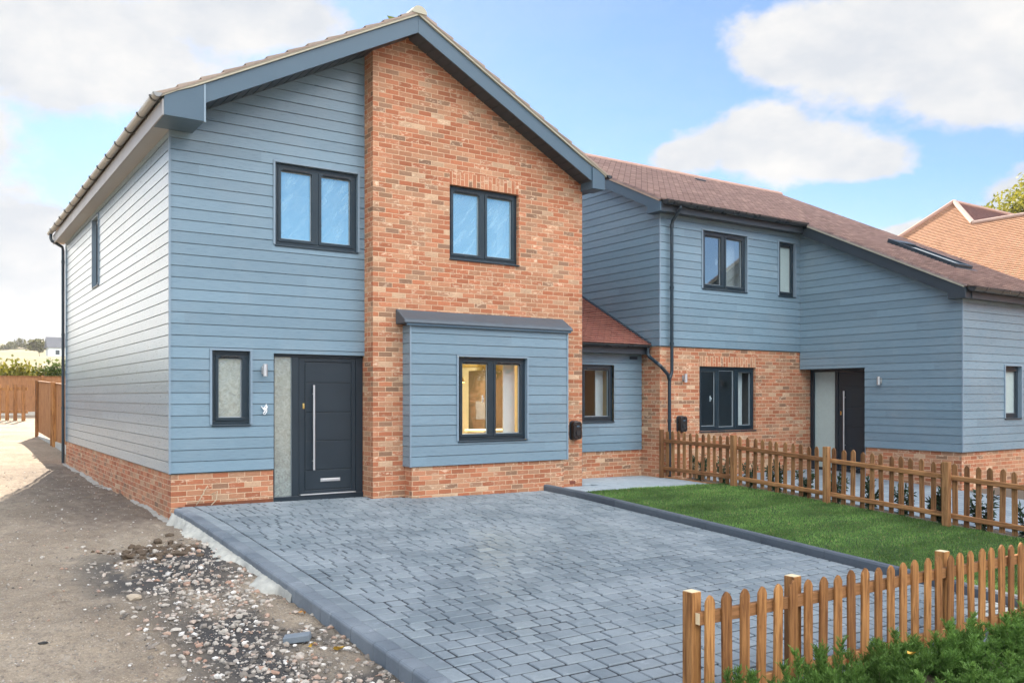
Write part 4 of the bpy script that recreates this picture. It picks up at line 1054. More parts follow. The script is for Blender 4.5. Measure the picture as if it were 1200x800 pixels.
# ================================================================== link
LK = thing('link_building', 'low link with red tiled roof and one dark window between the two houses', 'building', (8, 3, -0.1))
YL = 0.726
mb = MB(); flat(mb, FRONT(YL + 0.02), [(6.82, -0.4), (9.17, -0.4), (9.17, 0.45), (6.82, 0.45)], []); mb.build('brick_plinth', M_brick, LK)
wl = (7.45, 8.432, 1.016, 2.112)
mb = MB(); lapped(mb, FRONT(YL), [(6.82, 0.445), (9.155, 0.445), (9.155, 2.5), (6.82, 2.5)], [wl], 0.445, P1, 0.006, groove=0.010); mb.build('boarding', M_clad, LK)
window(LK, FRONT(YL), wl, [0.22, 1], 0.05, sash=[False, True], room_mat=M_warm, back=1.2, blind=(8.18, 8.37), label='dark framed link window with a pale blind edge inside')
mb = MB(); mb.box((6.82, YL - 0.2, 2.335), (9.16, YL, 2.35)); mb.build('eaves_soffit', M_fascia2, LK)
mb = MB(); mb.box((6.82, YL - 0.222, 2.33), (9.16, YL - 0.2005, 2.47)); mb.build('fascia', M_fascia2, LK, bevel=0.003)
mb = MB(); half_pipe(mb, (6.84, YL - 0.285, 2.505), (9.1, YL - 0.285, 2.505), 0.06); gl_ = mb.build('gutter', M_gutter2, LK)
mb = MB(); mb.fbox(FRONT(YL), 8.83, 9.02, 2.235, 2.29, 0.012, 0.03); mb.build('vent_grille', M_fascia2, LK, bevel=0.003)
pk = math.atan(0.525); fr = frame((0, YL - 0.27, 2.515), (1, 0, 0), (0, math.cos(pk), math.sin(pk)), (0, -math.sin(pk), math.cos(pk)))
mb = MB(); lapped(mb, fr, [(6.8, 0), (9.14, 0), (9.14, 4.6), (6.8, 4.6)], [], 0, 0.1, 0.030, over=0.016); mb.build('roof', M_tileLk, LK, attr='row')
mb = MB(); b = fr(0, 4.6); mb.face([(6.8, b.y, b.z), (9.14, b.y, b.z), (9.14, b.y + 4, b.z - 2), (6.8, b.y + 4, b.z - 2)]); mb.face([(6.82, 8.4, -.3), (9.14, 8.4, -.3), (9.14, 8.4, 2.7), (6.82, 8.4, 2.7)]); mb.build('rear_roof', M_tileLk, LK)
mb = MB(); mb.tube([fr(9.128, 0.0, 0.03), fr(9.128, 4.5, 0.03)], 0.022, 6); mb.build('abutment_flashing', M_fascia2, LK)

# ================================================================== house 2 (eaves to the street, catslide porch)
H2 = thing('linked_house', 'house on the right with long brown catslide roof, boarding over brick and recessed porch', 'house', (13, 3, -0.2))
Y2 = 0.2; XP = 13.385; YP = -3.455; XE = 17.3
def z2(y): return 5.25 + 0.48 * y
YR = 4.15; CB = 2.492
mb = MB(); w2a = (10.33, 11.64, 3.69, 4.865); w2b = (12.665, 13.215, 3.69, 4.865)
lapped(mb, FRONT(Y2), [(9.15, CB), (XP + .01, CB), (XP + .01, 5.2), (9.15, 5.2)], [w2a, w2b], CB, P1, 0.006, groove=0.010)
mb.build('front_boarding', M_clad, H2)
mb = MB(); lapped(mb, LEFT(9.15), [(Y2, CB), (8.1, CB), (8.1, z2(Y2) - .1), (YR, z2(YR) - .1), (Y2, z2(Y2) - .1)], [], CB, P1, 0.006, groove=0.010); mb.build('gable_boarding', M_clad, H2)
for q in (((9.134, Y2 - 0.016, CB - 0.004), (9.162, Y2 + 0.012, 5.15)), ((XP - 0.016, YP - 0.016, 0.455), (XP + 0.012, YP + 0.012, 3.42))): mb = MB(); mb.box(*q); mb.build('corner_trim', M_trim, H2)
w2g = (10.26, 11.95, 0.795, 2.112)
mb = MB(); flat(mb, FRONT(Y2 + 0.02), [(9.17, -0.5), (13.77, -0.5), (13.77, CB), (9.17, CB)], [w2g], 0.1); flat(mb, LEFT(9.17), [(Y2 + 0.02, -0.5), (2.5, -0.5), (2.5, CB), (Y2 + 0.02, CB)], []); mb.build('brick_wall', M_brick, H2)
mb = MB(); mb.fbox(FRONT(Y2 + 0.02), w2g[0], w2g[1], w2g[3] + 0.002, w2g[3] + 0.215, -0.02, 0.0025); mb.build('soldier_lintel', M_soldier, H2)
mb = MB(); mb.box((9.15, Y2 + 0.002, CB - 0.012), (XP, Y2 + 0.03, CB + 0.003)); mb.build('starter_strip', M_dark, H2)
window(H2, FRONT(Y2), w2a, [1, 1], 0.045, glass=M_glassw, trim=True, handles=[(0, 1)], blind=(11.25, 11.56))
window(H2, FRONT(Y2), w2b, [1], 0.045, trim=True, glass=M_frost2, room=False, vents=True, label='narrow upper window with satin glass')
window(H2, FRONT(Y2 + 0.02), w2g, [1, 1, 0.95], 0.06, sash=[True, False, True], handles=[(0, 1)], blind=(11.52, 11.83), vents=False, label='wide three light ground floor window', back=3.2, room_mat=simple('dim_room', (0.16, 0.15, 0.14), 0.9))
# projecting wing
po = (-1.41, 0.25, -0.5, 2.10)
LP = LEFT(XP)
def zw(y): return z2(y) - 0.12
mb = MB(); lapped(mb, LP, [(YP, 0.456), (0.2, 0.456), (0.2, zw(0.2)), (YP, zw(YP))], [(-1.41, 0.25, 0.3, 2.10)], 0.456 , P1, 0.006, groove=0.010)
lapped(mb, FRONT(YP), [(XP, 0.456), (XE, 0.456), (XE, zw(YP)), (XP, zw(YP))], [(14.93, 15.56, 1.07, 2.10)], 0.456, P1, 0.006, groove=0.010)
mb.face([(XP - 0.01, -1.41, 2.10), (XP - 0.01, Y2, 2.10), (13.80, Y2, 2.10), (13.80, -1.41, 2.10)])
mb.face([(XP, -1.41, -0.4), (13.8, -1.41, -0.4), (13.8, -1.41, 2.1), (XP, -1.41, 2.1)])
mb.build('wing_boarding', M_clad, H2)
mb = MB(); flat(mb, LEFT(XP + 0.03), [(YP + 0.03, -0.7), (-1.41, -0.7), (-1.41, 0.456), (YP + 0.03, 0.456)], []); flat(mb, FRONT(YP + 0.03), [(XP + 0.03, -0.7), (XE, -0.7), (XE, 0.456), (XP + 0.03, 0.456)], []); mb.build('brick_plinth', M_brick, H2)
window(H2, FRONT(YP), (14.93, 15.56, 1.07, 2.10), [1], 0.06, trim=True, glass=M_frost2, room=False, label='narrow wing window with satin glass')
LD = LEFT(13.77)
mb = MB(); zb = -0.13
mb.fbox(LD, -1.41, 0.215, zb, zb + 0.07, -0.08, 0.0); mb.fbox(LD, -1.41, 0.215, 2.04, 2.095, -0.08, 0.0)
mb.fbox(LD, 0.12, 0.215, zb + 0.07, 2.04, -0.08, 0.0); mb.fbox(LD, -0.50, -0.42, zb + 0.07, 2.04, -0.08, 0.0); mb.fbox(LD, -1.41, -1.36, zb + 0.07, 2.04, -0.08, 0.0)
f2 = mb.build('door_frame', M_door, H2, bevel=0.004)
mb = MB(); mb.fbox(LD, -0.425, 0.125, zb + 0.065, 2.045, -0.05, -0.04); mb.build('sidelight', M_frost2, f2, 'pale satin glass panel beside the porch door')
mb = MB(); mb.fbox(LD, -1.36, -0.505, zb + 0.075, 2.035, -0.07, -0.02); 
for a, b in zip([0.0, 0.41, 0.845, 1.27, 1.705], [0.40, 0.835, 1.26, 1.695, 2.0]): mb.fbox(LD, -1.28, -0.60, a, b, -0.0199, -0.014)
d2 = mb.build('front_door', M_door, H2, 'dark front door in the shaded porch', bevel=0.003)
mb = MB(); mb.tube([LD(-0.67, 0.3, 0.04), LD(-0.67, 1.62, 0.04)], 0.017, 10)
for z in (0.45, 1.48): mb.tube([LD(-0.67, z, -0.02), LD(-0.67, z, 0.04)], 0.009, 8)
mb.build('bar_handle', M_steel, d2, smooth=None)
mb = MB(); mb.fbox(LD, -0.575, -0.545, 1.1, 1.18, -0.02, -0.008); mb.build('lock_cylinder', M_brass, d2, bevel=0.003)
mb = MB(); mb.face([(XE, YP, -0.6), (XE, 8.1, -0.6), (XE, 8.1, z2(Y2)), (XE, YR, z2(YR) - .05), (XE, YP, z2(YP) - .05)]); mb.face([(9.15, 8.1, -.5), (XE, 8.1, -.5), (XE, 8.1, 5.2), (9.15, 8.1, 5.2)]); mb.build('rear_walls', M_brick, H2)
# main eaves
mb = MB(); mb.box((8.98, 0.0, 5.075), (13.2, Y2, 5.09)); mb.build('eaves_soffit', M_fascia2, H2)
mb = MB(); mb.box((8.98, -0.022, 5.065), (13.22, -0.0005, 5.235)); mb.build('eaves_fascia', M_fascia2, H2, bevel=0.003)
mb = MB(); half_pipe(mb, (9.0, -0.105, 5.262), (13.17, -0.105, 5.262), 0.085); g2 = mb.build('gutter', M_gutter2, H2)
for i in range(6): mb = MB(); half_pipe(mb, (9.25 + i * 0.78, -0.105, 5.264), (9.29 + i * 0.78, -0.105, 5.264), 0.092, th=0.008); mb.build('gutter_bracket', M_gutter2, g2)
mb = MB(); mb.tube([(9.40, -0.105, 5.21), (9.40, -0.105, 5.14), (9.40, -0.06, 5.09), (9.40, 0.10, 4.93), (9.40, 0.125, 4.86), (9.40, 0.125, 2.0), (9.38, 0.125, 1.93), (9.34, 0.125, 1.84), (9.335, 0.125, 1.78), (9.335, 0.125, -0.2)], 0.034, 12)
for z in (4.8, 3.6, 2.5, 1.0): mb.tube([(9.40 if z > 2 else 9.335, 0.125, z), (9.40 if z > 2 else 9.335, 0.125, z + 0.06)], 0.042, 12)
mb.build('downpipe', M_dark, H2, smooth=None)
mb = MB(); mb.tube([(9.06, 0.44, 2.46), (9.06, 0.44, 2.34), (9.06, 0.40, 2.28), (9.07, 0.16, 2.13), (9.10, 0.125, 2.09), (9.29, 0.125, 1.93), (9.335, 0.125, 1.82)], 0.034, 10); mb.build('link_downpipe', M_dark, LK, smooth=None)
# catslide verge (faces the camera side) and left gable verge
def verge(xf, ya, yb, dep, mat, name, box_y=None):
    mb = MB(); pts = [(xf, ya, z2(ya)), (xf, yb, z2(yb)), (xf, yb, z2(yb) - dep), (xf, ya, z2(ya) - dep)]
    mb.prism(pts, (0.025, 0, 0)); return mb.build(name, mat, H2, bevel=0.004)
verge(13.2, -3.3, -0.02, 0.235, M_fascia2, 'catslide_bargeboard')
mb = MB(); mb.prism([(13.19, -3.62, 3.325), (13.19, -3.28, 3.325), (13.19, -3.28, z2(-3.28) - .003), (13.19, -3.62, z2(-3.62) + 0.0)], (0.19, 0, 0)); mb.build('eaves_box_end', M_fascia2, H2, bevel=0.004)
mb = MB(); mb.mesh([(13.2, -3.3, z2(-3.3) - .2), (13.385, -3.3, z2(-3.3) - .2), (13.385, Y2, z2(Y2) - .2), (13.2, Y2, z2(Y2) - .2)], [(0, 1, 2, 3)]); mb.build('verge_soffit', M_fascia2, H2)
verge(8.965, 0.1, YR, 0.22, M_fascia, 'gable_bargeboard')
mb = MB(); mb.prism([(8.955, -0.02, 5.06), (8.955, 0.36, 5.06), (8.955, 0.36, z2(0.36)), (8.955, -0.02, z2(-0.02))], (0.19, 0, 0)); mb.build('eaves_box_end', M_fascia, H2, bevel=0.004)
mb = MB(); mb.mesh([(8.97, 0.1, z2(.1) - .2), (9.15, 0.1, z2(.1) - .2), (9.15, YR, z2(YR) - .2), (8.97, YR, z2(YR) - .2)], [(0, 1, 2, 3)]); mb.build('verge_soffit', M_fascia2, H2)
# wing eaves
mb = MB(); mb.box((13.38, YP - 0.165, 3.33), (XE, YP, 3.345)); mb.box((13.38, YP - 0.187, 3.322), (XE, YP - 0.1655, 3.49)); mb.build('wing_fascia', M_fascia2, H2, bevel=0.003)
mb = MB(); half_pipe(mb, (13.22, YP - 0.268, 3.522), (XE + .05, YP - 0.268, 3.522), 0.085); g3 = mb.build('gutter', M_gutter2, H2)
for i in range(6): mb = MB(); half_pipe(mb, (13.6 + i * 0.6, YP - 0.268, 3.524), (13.64 + i * 0.6, YP - 0.268, 3.524), 0.093, th=0.009); mb.build('gutter_bracket', M_gutter2, g3)
p2 = math.atan(0.48); c2, s2 = math.cos(p2), math.sin(p2)
yo = -3.66
fr2 = frame((0, yo, z2(yo) + 0.045), (1, 0, 0), (0, c2, s2), (0, -s2, c2))
vA = round((-0.06 - yo) / c2 / 0.1) * 0.1; vT = (YR - yo) / c2
mb = MB(); lapped(mb, fr2, [(8.92, vA), (XE + .08, vA), (XE + .08, vT), (8.92, vT)], [], 0, 0.1, 0.032, base=0.004, over=0.016)
lapped(mb, fr2, [(13.15, 0), (XE + .08, 0), (XE + .08, vA), (13.15, vA)], [], 0, 0.1, 0.032, base=0.004, over=0.016)
for (u, a0, a1) in ((8.92, vA, vT), (13.15, 0, vA), (XE + .08, 0, vT)):
    a = a0
    while a < a1 - 0.01:
        mb.face([fr2(u, a - 0.016, 0.036), fr2(u, a + 0.1, 0.004), fr2(u, a + 0.1, -0.012), fr2(u, a, -0.012)], round(a / 0.1)); a += 0.1
mb.build('roof', M_tileH2, H2, attr='row')
mb = MB(); b = fr2(0, vT); mb.face([(8.92, b.y, b.z), (XE + .08, b.y, b.z), (XE + .08, 8.4, 5.1), (8.92, 8.4, 5.1)]); mb.build('rear_roof', M_tileH2, H2)
for (u, a0, a1) in ((8.935, vA + .05, vT), (13.165, 0.05, vA + .1)):
    mb = MB(); mb.mesh([fr2(u, a0, -0.045), fr2(u + .05, a0, -0.045), fr2(u + .05, a1, -0.045), fr2(u, a1, -0.045), fr2(u, a0, -0.004), fr2(u + .05, a0, -0.004), fr2(u + .05, a1, -0.004), fr2(u, a1, -0.004)],
                       [(0, 3, 2, 1), (4, 5, 6, 7), (0, 1, 5, 4), (1, 2, 6, 5), (2, 3, 7, 6), (3, 0, 4, 7)]); mb.build('verge_strip', simple('verge_mortar_pink', (0.55, 0.42, 0.31), 0.85, 0, 0.15, 12, .3) if u < 10 else M_verge, H2)
mb = MB(); x = 8.9
while x < XE + .1:
    pr = [(YR + 0.11 * math.cos(math.pi * k / 8), b.z - 0.035 + 0.10 * math.sin(math.pi * k / 8)) for k in range(9)]
    mb.prism([(x, q, z) for q, z in pr], (0.295, 0, 0)); x += 0.3
mb.build('ridge_tiles', M_ridge, H2)
def onroof(x, y): return (y - yo) / c2
ra, rb = onroof(0, -2.3), onroof(0, -0.88)
mb = MB()
for (a, b_, c, d) in ((15.16, 15.225, ra, rb), (15.785, 15.85, ra, rb), (15.225, 15.785, ra, ra + 0.09), (15.225, 15.785, rb - 0.09, rb)): mb.fbox(fr2, a, b_, c, d, 0.0, 0.10)
mb.fbox(fr2, 15.13, 15.88, rb - 0.12, rb + 0.12, 0.02, 0.115); mb.fbox(fr2, 15.10, 15.91, ra - 0.12, ra, 0.022, 0.035)
rw = mb.build('rooflight', M_dark, H2, 'dark framed rooflight low on the brown tiles', bevel=0.008)
mb = MB(); mb.fbox(fr2, 15.22, 15.79, ra + 0.085, rb - 0.085, 0.075, 0.082); mb.build('pane', glass_mat('rooflight_glass', 0.45), rw)
mb = MB(); mb.fbox(fr2, 13.6, 13.9, onroof(0, 3.50), onroof(0, 3.50) + 0.12, 0.015, 0.06); mb.build('roof_vent_tile', M_fascia2, H2, bevel=0.01)
wall_lamp('steel tube lamp on the brick wall beside the three light window', FRONT(Y2 + 0.02), 9.80, 1.865)
wall_lamp('steel tube lamp on blue boards right of the recessed porch', LEFT(XP - 0.012), -1.78, 1.82)
charger('black rounded car charger on brick behind the picket fence near the downpipe', FRONT(Y2 + 0.02), 9.72, 0.955)

# ================================================================== house 3 beyond
H3 = thing('neighbouring_house', 'house with sunlit orange tiled hipped roof rising behind the catslide roof', 'house', (33, 5, 0))
Vp = Vector((32.525, 6.593, 8.5)); Pp = Vector((33.85, 8.10, 9.80)); k3 = 1.0
def za(x): return 8.5 - (32.525 - x) * 0.97
fa = frame((28.5, 0, za(28.5)), (0, 1, 0), (1, 0, 0.97), (-0.97, 0, 1))
mb = MB(); q = math.sqrt(1 + .97 ** 2)
poly1 = [(-14, 0), (6.593, 0), (6.593, (32.525 - 28.5) * q), (-14, (32.525 - 28.5) * q)]
lapped(mb, fa, poly1, [], 0, 0.115, 0.032, over=0.018)
poly2 = [(6.593, 0), (14.0, 0), (8.10, (33.85 - 28.5) * q), (6.593, (32.525 - 28.5) * q)]
lapped(mb, fa, poly2, [], 0, 0.115, 0.032, over=0.018)
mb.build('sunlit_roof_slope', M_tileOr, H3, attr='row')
kk = (9.80 - 8.5) / (8.10 - 6.593)
fb = frame((0, 8.10 - 4.0, 9.80 - 4.0 * kk), (1, 0, 0), (0, 1, kk), (0, -kk, 1)); qq = math.sqrt(1 + kk * kk)
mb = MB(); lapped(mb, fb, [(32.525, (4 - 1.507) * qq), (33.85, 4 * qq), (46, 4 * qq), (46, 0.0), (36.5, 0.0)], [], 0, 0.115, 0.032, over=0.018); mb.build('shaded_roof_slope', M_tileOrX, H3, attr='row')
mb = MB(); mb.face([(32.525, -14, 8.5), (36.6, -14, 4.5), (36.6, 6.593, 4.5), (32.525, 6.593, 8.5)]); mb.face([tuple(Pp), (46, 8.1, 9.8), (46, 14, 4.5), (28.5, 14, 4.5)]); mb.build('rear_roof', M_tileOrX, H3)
mb = MB(); mb.tube([Pp + Vector((0, 0, .03)), Vp + Vector((0, 0, .03))], 0.10, 8); mb.tube([Vp + Vector((0, 0, .02)), (32.525, -14, 8.52)], 0.09, 8); mb.build('hip_tiles', simple('pale_hip', (0.46, 0.33, 0.27), 0.8, 0, .15, 6), H3)
mb = MB(); mb.tube([Pp + Vector((0, 0, .02)), (28.5, 14, za(28.5) + .02)], 0.11, 8); mb.tube([Pp, (46, 8.1, 9.8)], 0.11, 8); mb.build('ridge_tiles', M_ridge, H3)
mb = MB(); mb.box((28.9, -13.8, -0.5), (36.2, 13.6, 4.7)); mb.box((36.2, 3.8, -0.5), (45.8, 13.6, 4.7)); mb.build('brick_walls', M_brick, H3)

# ================================================================== picket fences
def picket_mesh(name, w, h, th, ax):
    """pointed, softly shouldered pale; ax 0: board lies along X, 1: along Y"""
    hw = w / 2
    pr = [(-hw, 0), (hw, 0), (hw, h - 0.046), (hw * 0.86, h - 0.031), (hw * .50, h - 0.012), (0.004, h), (-0.004, h), (-hw * .50, h - 0.012), (-hw * 0.86, h - 0.031), (-hw, h - 0.046)]
    bm = bmesh.new()
    f = (lambda a, n, z: (a, n, z)) if ax == 0 else (lambda a, n, z: (n, a, z))
    v0 = [bm.verts.new(f(a, -th / 2, z)) for a, z in pr]; v1 = [bm.verts.new(f(a, th / 2, z)) for a, z in pr]
    n = len(pr); bm.faces.new(v0); bm.faces.new(v1[::-1])
    for i in range(n): bm.faces.new((v0[i], v1[i], v1[(i + 1) % n], v0[(i + 1) % n]))
    bmesh.ops.recalc_face_normals(bm, faces=bm.faces)
    bmesh.ops.bevel(bm, geom=[e for e in bm.edges if e.calc_face_angle(0) > 0.9], offset=0.0025, segments=1, affect='EDGES')
    me = bpy.data.meshes.new(name); bm.to_mesh(me); bm.free(); me.materials.append(M_wood if ax == 0 else M_wood2); return me
def put(name, me, parent, loc, rot=(0, 0, 0)):
    o = bpy.data.objects.new(name, me); COL.objects.link(o); o.parent = parent
    o.location = Vector(loc) - Vector(parent.location); o.rotation_euler = rot; return o
rg = random.Random(21)
YF = -8.5
PF = thing('picket_fence', 'warm brown picket fence crossing the front right foreground behind dark conifer shrubs', 'fence', (1.15, YF + .08, -0.5), 'brown picket fences')
pk1 = [picket_mesh('picket', 0.080, 0.72, 0.019, 0), picket_mesh('picket', 0.082, 0.725, 0.019, 0), picket_mesh('picket', 0.078, 0.715, 0.019, 0)]
x = 1.265; i = 0
while x < 9.1:
    put('picket', rg.choice(pk1), PF, (x + rg.uniform(-.004, .004), YF - 0.012, -0.435 - 0.004 * i / 3 + rg.uniform(-.006, .006)), (rg.uniform(-.010, .010), rg.uniform(-.022, .022), rg.uniform(-.04, .04))); x += 0.1585; i += 1
def postbox(x0, x1, y0, y1, z0, z1, parent, name='post', mat=None):
    mb = MB(); mb.box((x0, y0, z0), (x1, y1, z1)); o = mb.build(name, mat or M_wood, parent, bevel=0.005)
    mb = MB(); mb.box((x0 + 0.004, y0 + 0.004, z1 + 0.0005), (x1 - 0.004, y1 - 0.004, z1 + 0.003)); mb.build('post_end', M_endgrain, o); return o
for k, px in enumerate((1.172, 2.135, 3.975, 5.83, 7.69)):
    postbox(px, px + 0.082, YF + 0.042, YF + 0.124, -0.9, 0.30 - 0.015 * k, PF)
for (zr, nm) in ((0.145, 'rail'), (-0.33, 'rail')):
    mb = MB(); pts = []
    sl_ = -0.0095
    mb.mesh([(1.20, YF, zr - 0.04), (9.2, YF, zr - 0.04 + sl_ * 8), (9.2, YF + 0.040, zr - 0.04 + sl_ * 8), (1.20, YF + 0.040, zr - 0.04), (1.20, YF, zr + 0.038), (9.2, YF, zr + 0.038 + sl_ * 8), (9.2, YF + 0.040, zr + 0.038 + sl_ * 8), (1.20, YF + 0.040, zr + 0.038)],
            [(0, 3, 2, 1), (4, 5, 6, 7), (0, 1, 5, 4), (1, 2, 6, 5), (2, 3, 7, 6), (3, 0, 4, 7)])
    r_ = mb.build(nm, M_woodX, PF, bevel=0.004)
    mb = MB(); mb.box((1.1975, YF + 0.003, zr - 0.036), (1.1995, YF + 0.037, zr + 0.034)); mb.build('rail_end', M_endgrain, r_)

XF = 9.25
PF2 = thing('picket_fence', 'weathered brown picket fence running back along the lawn to the brick corner', 'fence', (XF, -3.5, -0.3), 'brown picket fences')
pk2 = [picket_mesh('picket', 0.074, 0.86, 0.019, 1), picket_mesh('picket', 0.076, 0.865, 0.019, 1), picket_mesh('picket', 0.072, 0.85, 0.019, 1)]
posts = [0.16, -1.66, -3.58, -5.54, -7.46, -8.62]
for y in posts:
    zt = zdf(XF, y); w = 0.022 if y > 0 else 0.045
    mb = MB(); mb.box((XF - 0.135, y - w, zt - 0.4), (XF - 0.045, y + w, zt + 0.955 + (0.45 if y > 0 and False else 0))); mb.build('post', M_wood2, PF2, bevel=0.005)
for a, b in zip(posts[:-1], posts[1:]):
    za_, zb_ = zdf(XF, a), zdf(XF, b)
    for hz in (0.20, 0.735):
        mb = MB(); x0, x1 = XF - 0.055, XF - 0.012; a2, b2 = a - 0.0, b + 0.0
        mb.mesh([(x0, b2, zb_ + hz - .036), (x1, b2, zb_ + hz - .036), (x1, a2, za_ + hz - .036), (x0, a2, za_ + hz - .036), (x0, b2, zb_ + hz + .036), (x1, b2, zb_ + hz + .036), (x1, a2, za_ + hz + .036), (x0, a2, za_ + hz + .036)],
                [(0, 3, 2, 1), (4, 5, 6, 7), (0, 1, 5, 4), (1, 2, 6, 5), (2, 3, 7, 6), (3, 0, 4, 7)]); mb.build('rail', M_woodY, PF2, bevel=0.012)
    n = 12 if abs(b - a) > 1.5 else 7; st = (a - b) / n
    for k in range(n):
        y = a - (k + 0.5) * st; s = (a - y) / (a - b); zz = za_ + (zb_ - za_) * s
        put('picket', rg.choice(pk2), PF2, (XF - 0.002, y + rg.uniform(-.004, .004), zz + 0.075 + rg.uniform(-.012, .012)), (rg.uniform(-.022, .022), rg.uniform(-.012, .012), rg.uniform(-.05, .05)))
    mb = MB(); mb.mesh([(XF - .045, b, zb_ - .06), (XF - .02, b, zb_ - .06), (XF - .02, a, za_ - .06), (XF - .045, a, za_ - .06), (XF - .045, b, zb_ + .045), (XF - .02, b, zb_ + .045), (XF - .02, a, za_ + .045), (XF - .045, a, za_ + .045)],
                       [(0, 3, 2, 1), (4, 5, 6, 7), (0, 1, 5, 4), (1, 2, 6, 5), (2, 3, 7, 6), (3, 0, 4, 7)])
    if a > -5: mb.build('gravel_board', M_woodY, PF2)

# ================================================================== planting
def quads(name, Cc, U, V, rnd, mat, smooth=False):
    """leaf quads: centre, half axes"""
    n = len(Cc); P = np.stack([Cc - U, Cc + V * 0.5 - U * 0.0 - V, Cc + U, Cc + V], 1)
    P = np.stack([Cc - V, Cc + U * 0.9, Cc + V, Cc - U * 0.9], 1)
    me = bpy.data.meshes.new(name); me.vertices.add(4 * n); me.vertices.foreach_set('co', P.reshape(-1).astype(np.float32))
    me.loops.add(4 * n); me.loops.foreach_set('vertex_index', np.arange(4 * n, dtype=np.int32))
    me.polygons.add(n); me.polygons.foreach_set('loop_start', np.arange(0, 4 * n, 4, dtype=np.int32)); me.polygons.foreach_set('loop_total', np.full(n, 4, np.int32))
    at = me.attributes.new('rnd', 'FLOAT', 'FACE'); at.data.foreach_set('value', np.clip(rnd, 0, 1).astype(np.float32))
    me.materials.append(mat); me.update(calc_edges=True); me.validate(); return me
def unit(v): return v / np.maximum(1e-9, np.linalg.norm(v, axis=-1, keepdims=True))
def leafmesh(name, pts, size, rnd, mat, updir=0.3, asp=0.55, rng=RNG):
    n = len(pts); d = unit(rng.normal(size=(n, 3)) + np.array([0, 0, updir])); e = unit(np.cross(d, rng.normal(size=(n, 3))))
    s = (size * (0.6 + 0.8 * rng.random(n)))[:, None] if np.isscalar(size) else size[:, None]
    return quads(name, pts, e * s * asp, d * s, rnd, mat)
def mobj(name, me, parent=None):
    o = bpy.data.objects.new(name, me); COL.objects.link(o)
    if parent is not None: o.parent = parent
    return o

def conifer(seed, H=0.6, R_=0.30):
    rg = np.random.default_rng(seed); C_, U_, V_, A_ = [], [], [], []; st = MB()
    for b in range(30):
        az = rg.uniform(0, 2 * np.pi); out = rg.uniform(0.1, 1.0) ** 0.6 * R_; h = H * rg.uniform(0.45, 1.08) * (1 - 0.40 * (out / R_) ** 2)
        tt = np.linspace(0, 1, 14); px = np.cos(az) * out * tt ** 1.3; py = np.sin(az) * out * tt ** 1.3; pz = 0.02 + h * tt
        st.tube(list(zip(px, py, pz))[:12], [0.005 * (1 - .7 * q) for q in tt[:12]], 4)
        base = np.stack([px, py, pz], -1)
        for k in range(3, 14):
            for s_ in range(8):
                a2 = rg.uniform(0, 2 * np.pi); L = (0.065 + 0.095 * rg.random()) * (1.15 - 0.6 * tt[k])
                dr = unit(np.array([np.cos(a2), np.sin(a2), rg.uniform(1.3, 4.5)]))
                m_ = 8; q = np.linspace(0.1, 1, m_)[:, None]
                pp = base[k] + dr * L * q + np.array([np.cos(a2), np.sin(a2), -.4]) * (q ** 2) * 0.012
                sd = unit(np.cross(dr, rg.normal(size=3))); w = 0.0085
                side = np.where((np.arange(m_) % 2)[:, None] == 0, 1, -1) * sd
                dv = unit(dr * 1.0 + side * 0.55)
                C_.append(pp + dv * 0.010); V_.append(dv * (0.017 + 0.010 * rg.random((m_, 1)))); U_.append(unit(np.cross(dv, rg.normal(size=(m_, 3)))) * w * 0.55)
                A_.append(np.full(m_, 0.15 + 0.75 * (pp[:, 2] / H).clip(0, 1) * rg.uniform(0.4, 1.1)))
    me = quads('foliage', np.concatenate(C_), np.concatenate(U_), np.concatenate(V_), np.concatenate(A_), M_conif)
    return me, st
labs = ['small conifer shrub at the left end of the row before the front picket fence', 'bushy conifer shrub before the front picket fence, second from the left of its row', 'conifer shrub before the front picket fence, third from the left of its row',
        'conifer shrub in the middle of the row, before the front picket fence, fourth from left', 'conifer shrub before the front picket fence, fifth from the left of its row', 'conifer shrub before the front picket fence, sixth from the left of its row',
        'tall conifer shrub before the front picket fence, seventh from the left of its row', 'conifer shrub before the front picket fence, eighth from the left of its row', 'conifer shrub before the front picket fence at the right edge of the view']
protos = []
labs += ['low conifer shrub in the nearer second row, leftmost of those beside the soil', 'conifer shrub in the nearer second row, next to its leftmost shrub', 'conifer shrub in the nearer second row, third from its left', 'conifer shrub in the nearer second row at the bottom right corner']
protos = []
spots = [(1.27, -8.80, .74), (1.66, -8.90, .78), (2.04, -8.82, .80), (2.42, -8.92, .76), (2.82, -8.82, .75), (3.24, -8.93, .70), (3.68, -8.82, .70), (4.12, -8.90, .64), (4.60, -8.82, .62), (2.45, -9.22, .56), (2.90, -9.28, .56), (3.34, -9.22, .56), (3.80, -9.28, .54)]
for i, (x, y, sc) in enumerate(spots):
    if i < 3:
        me, st = conifer(50 + i)
        T = thing('conifer_shrub', labs[i], 'shrub', (0, 0, 0), 'conifer shrubs along the front fence')
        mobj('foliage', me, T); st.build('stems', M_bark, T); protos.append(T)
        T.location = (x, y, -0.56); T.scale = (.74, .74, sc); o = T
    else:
        o = dup(protos[i % 3], (x, y, -0.55 - 0.004 * i), rg.uniform(0, 6.28), labs[i], (.78, .78, sc * rg.uniform(.95, 1.06)))

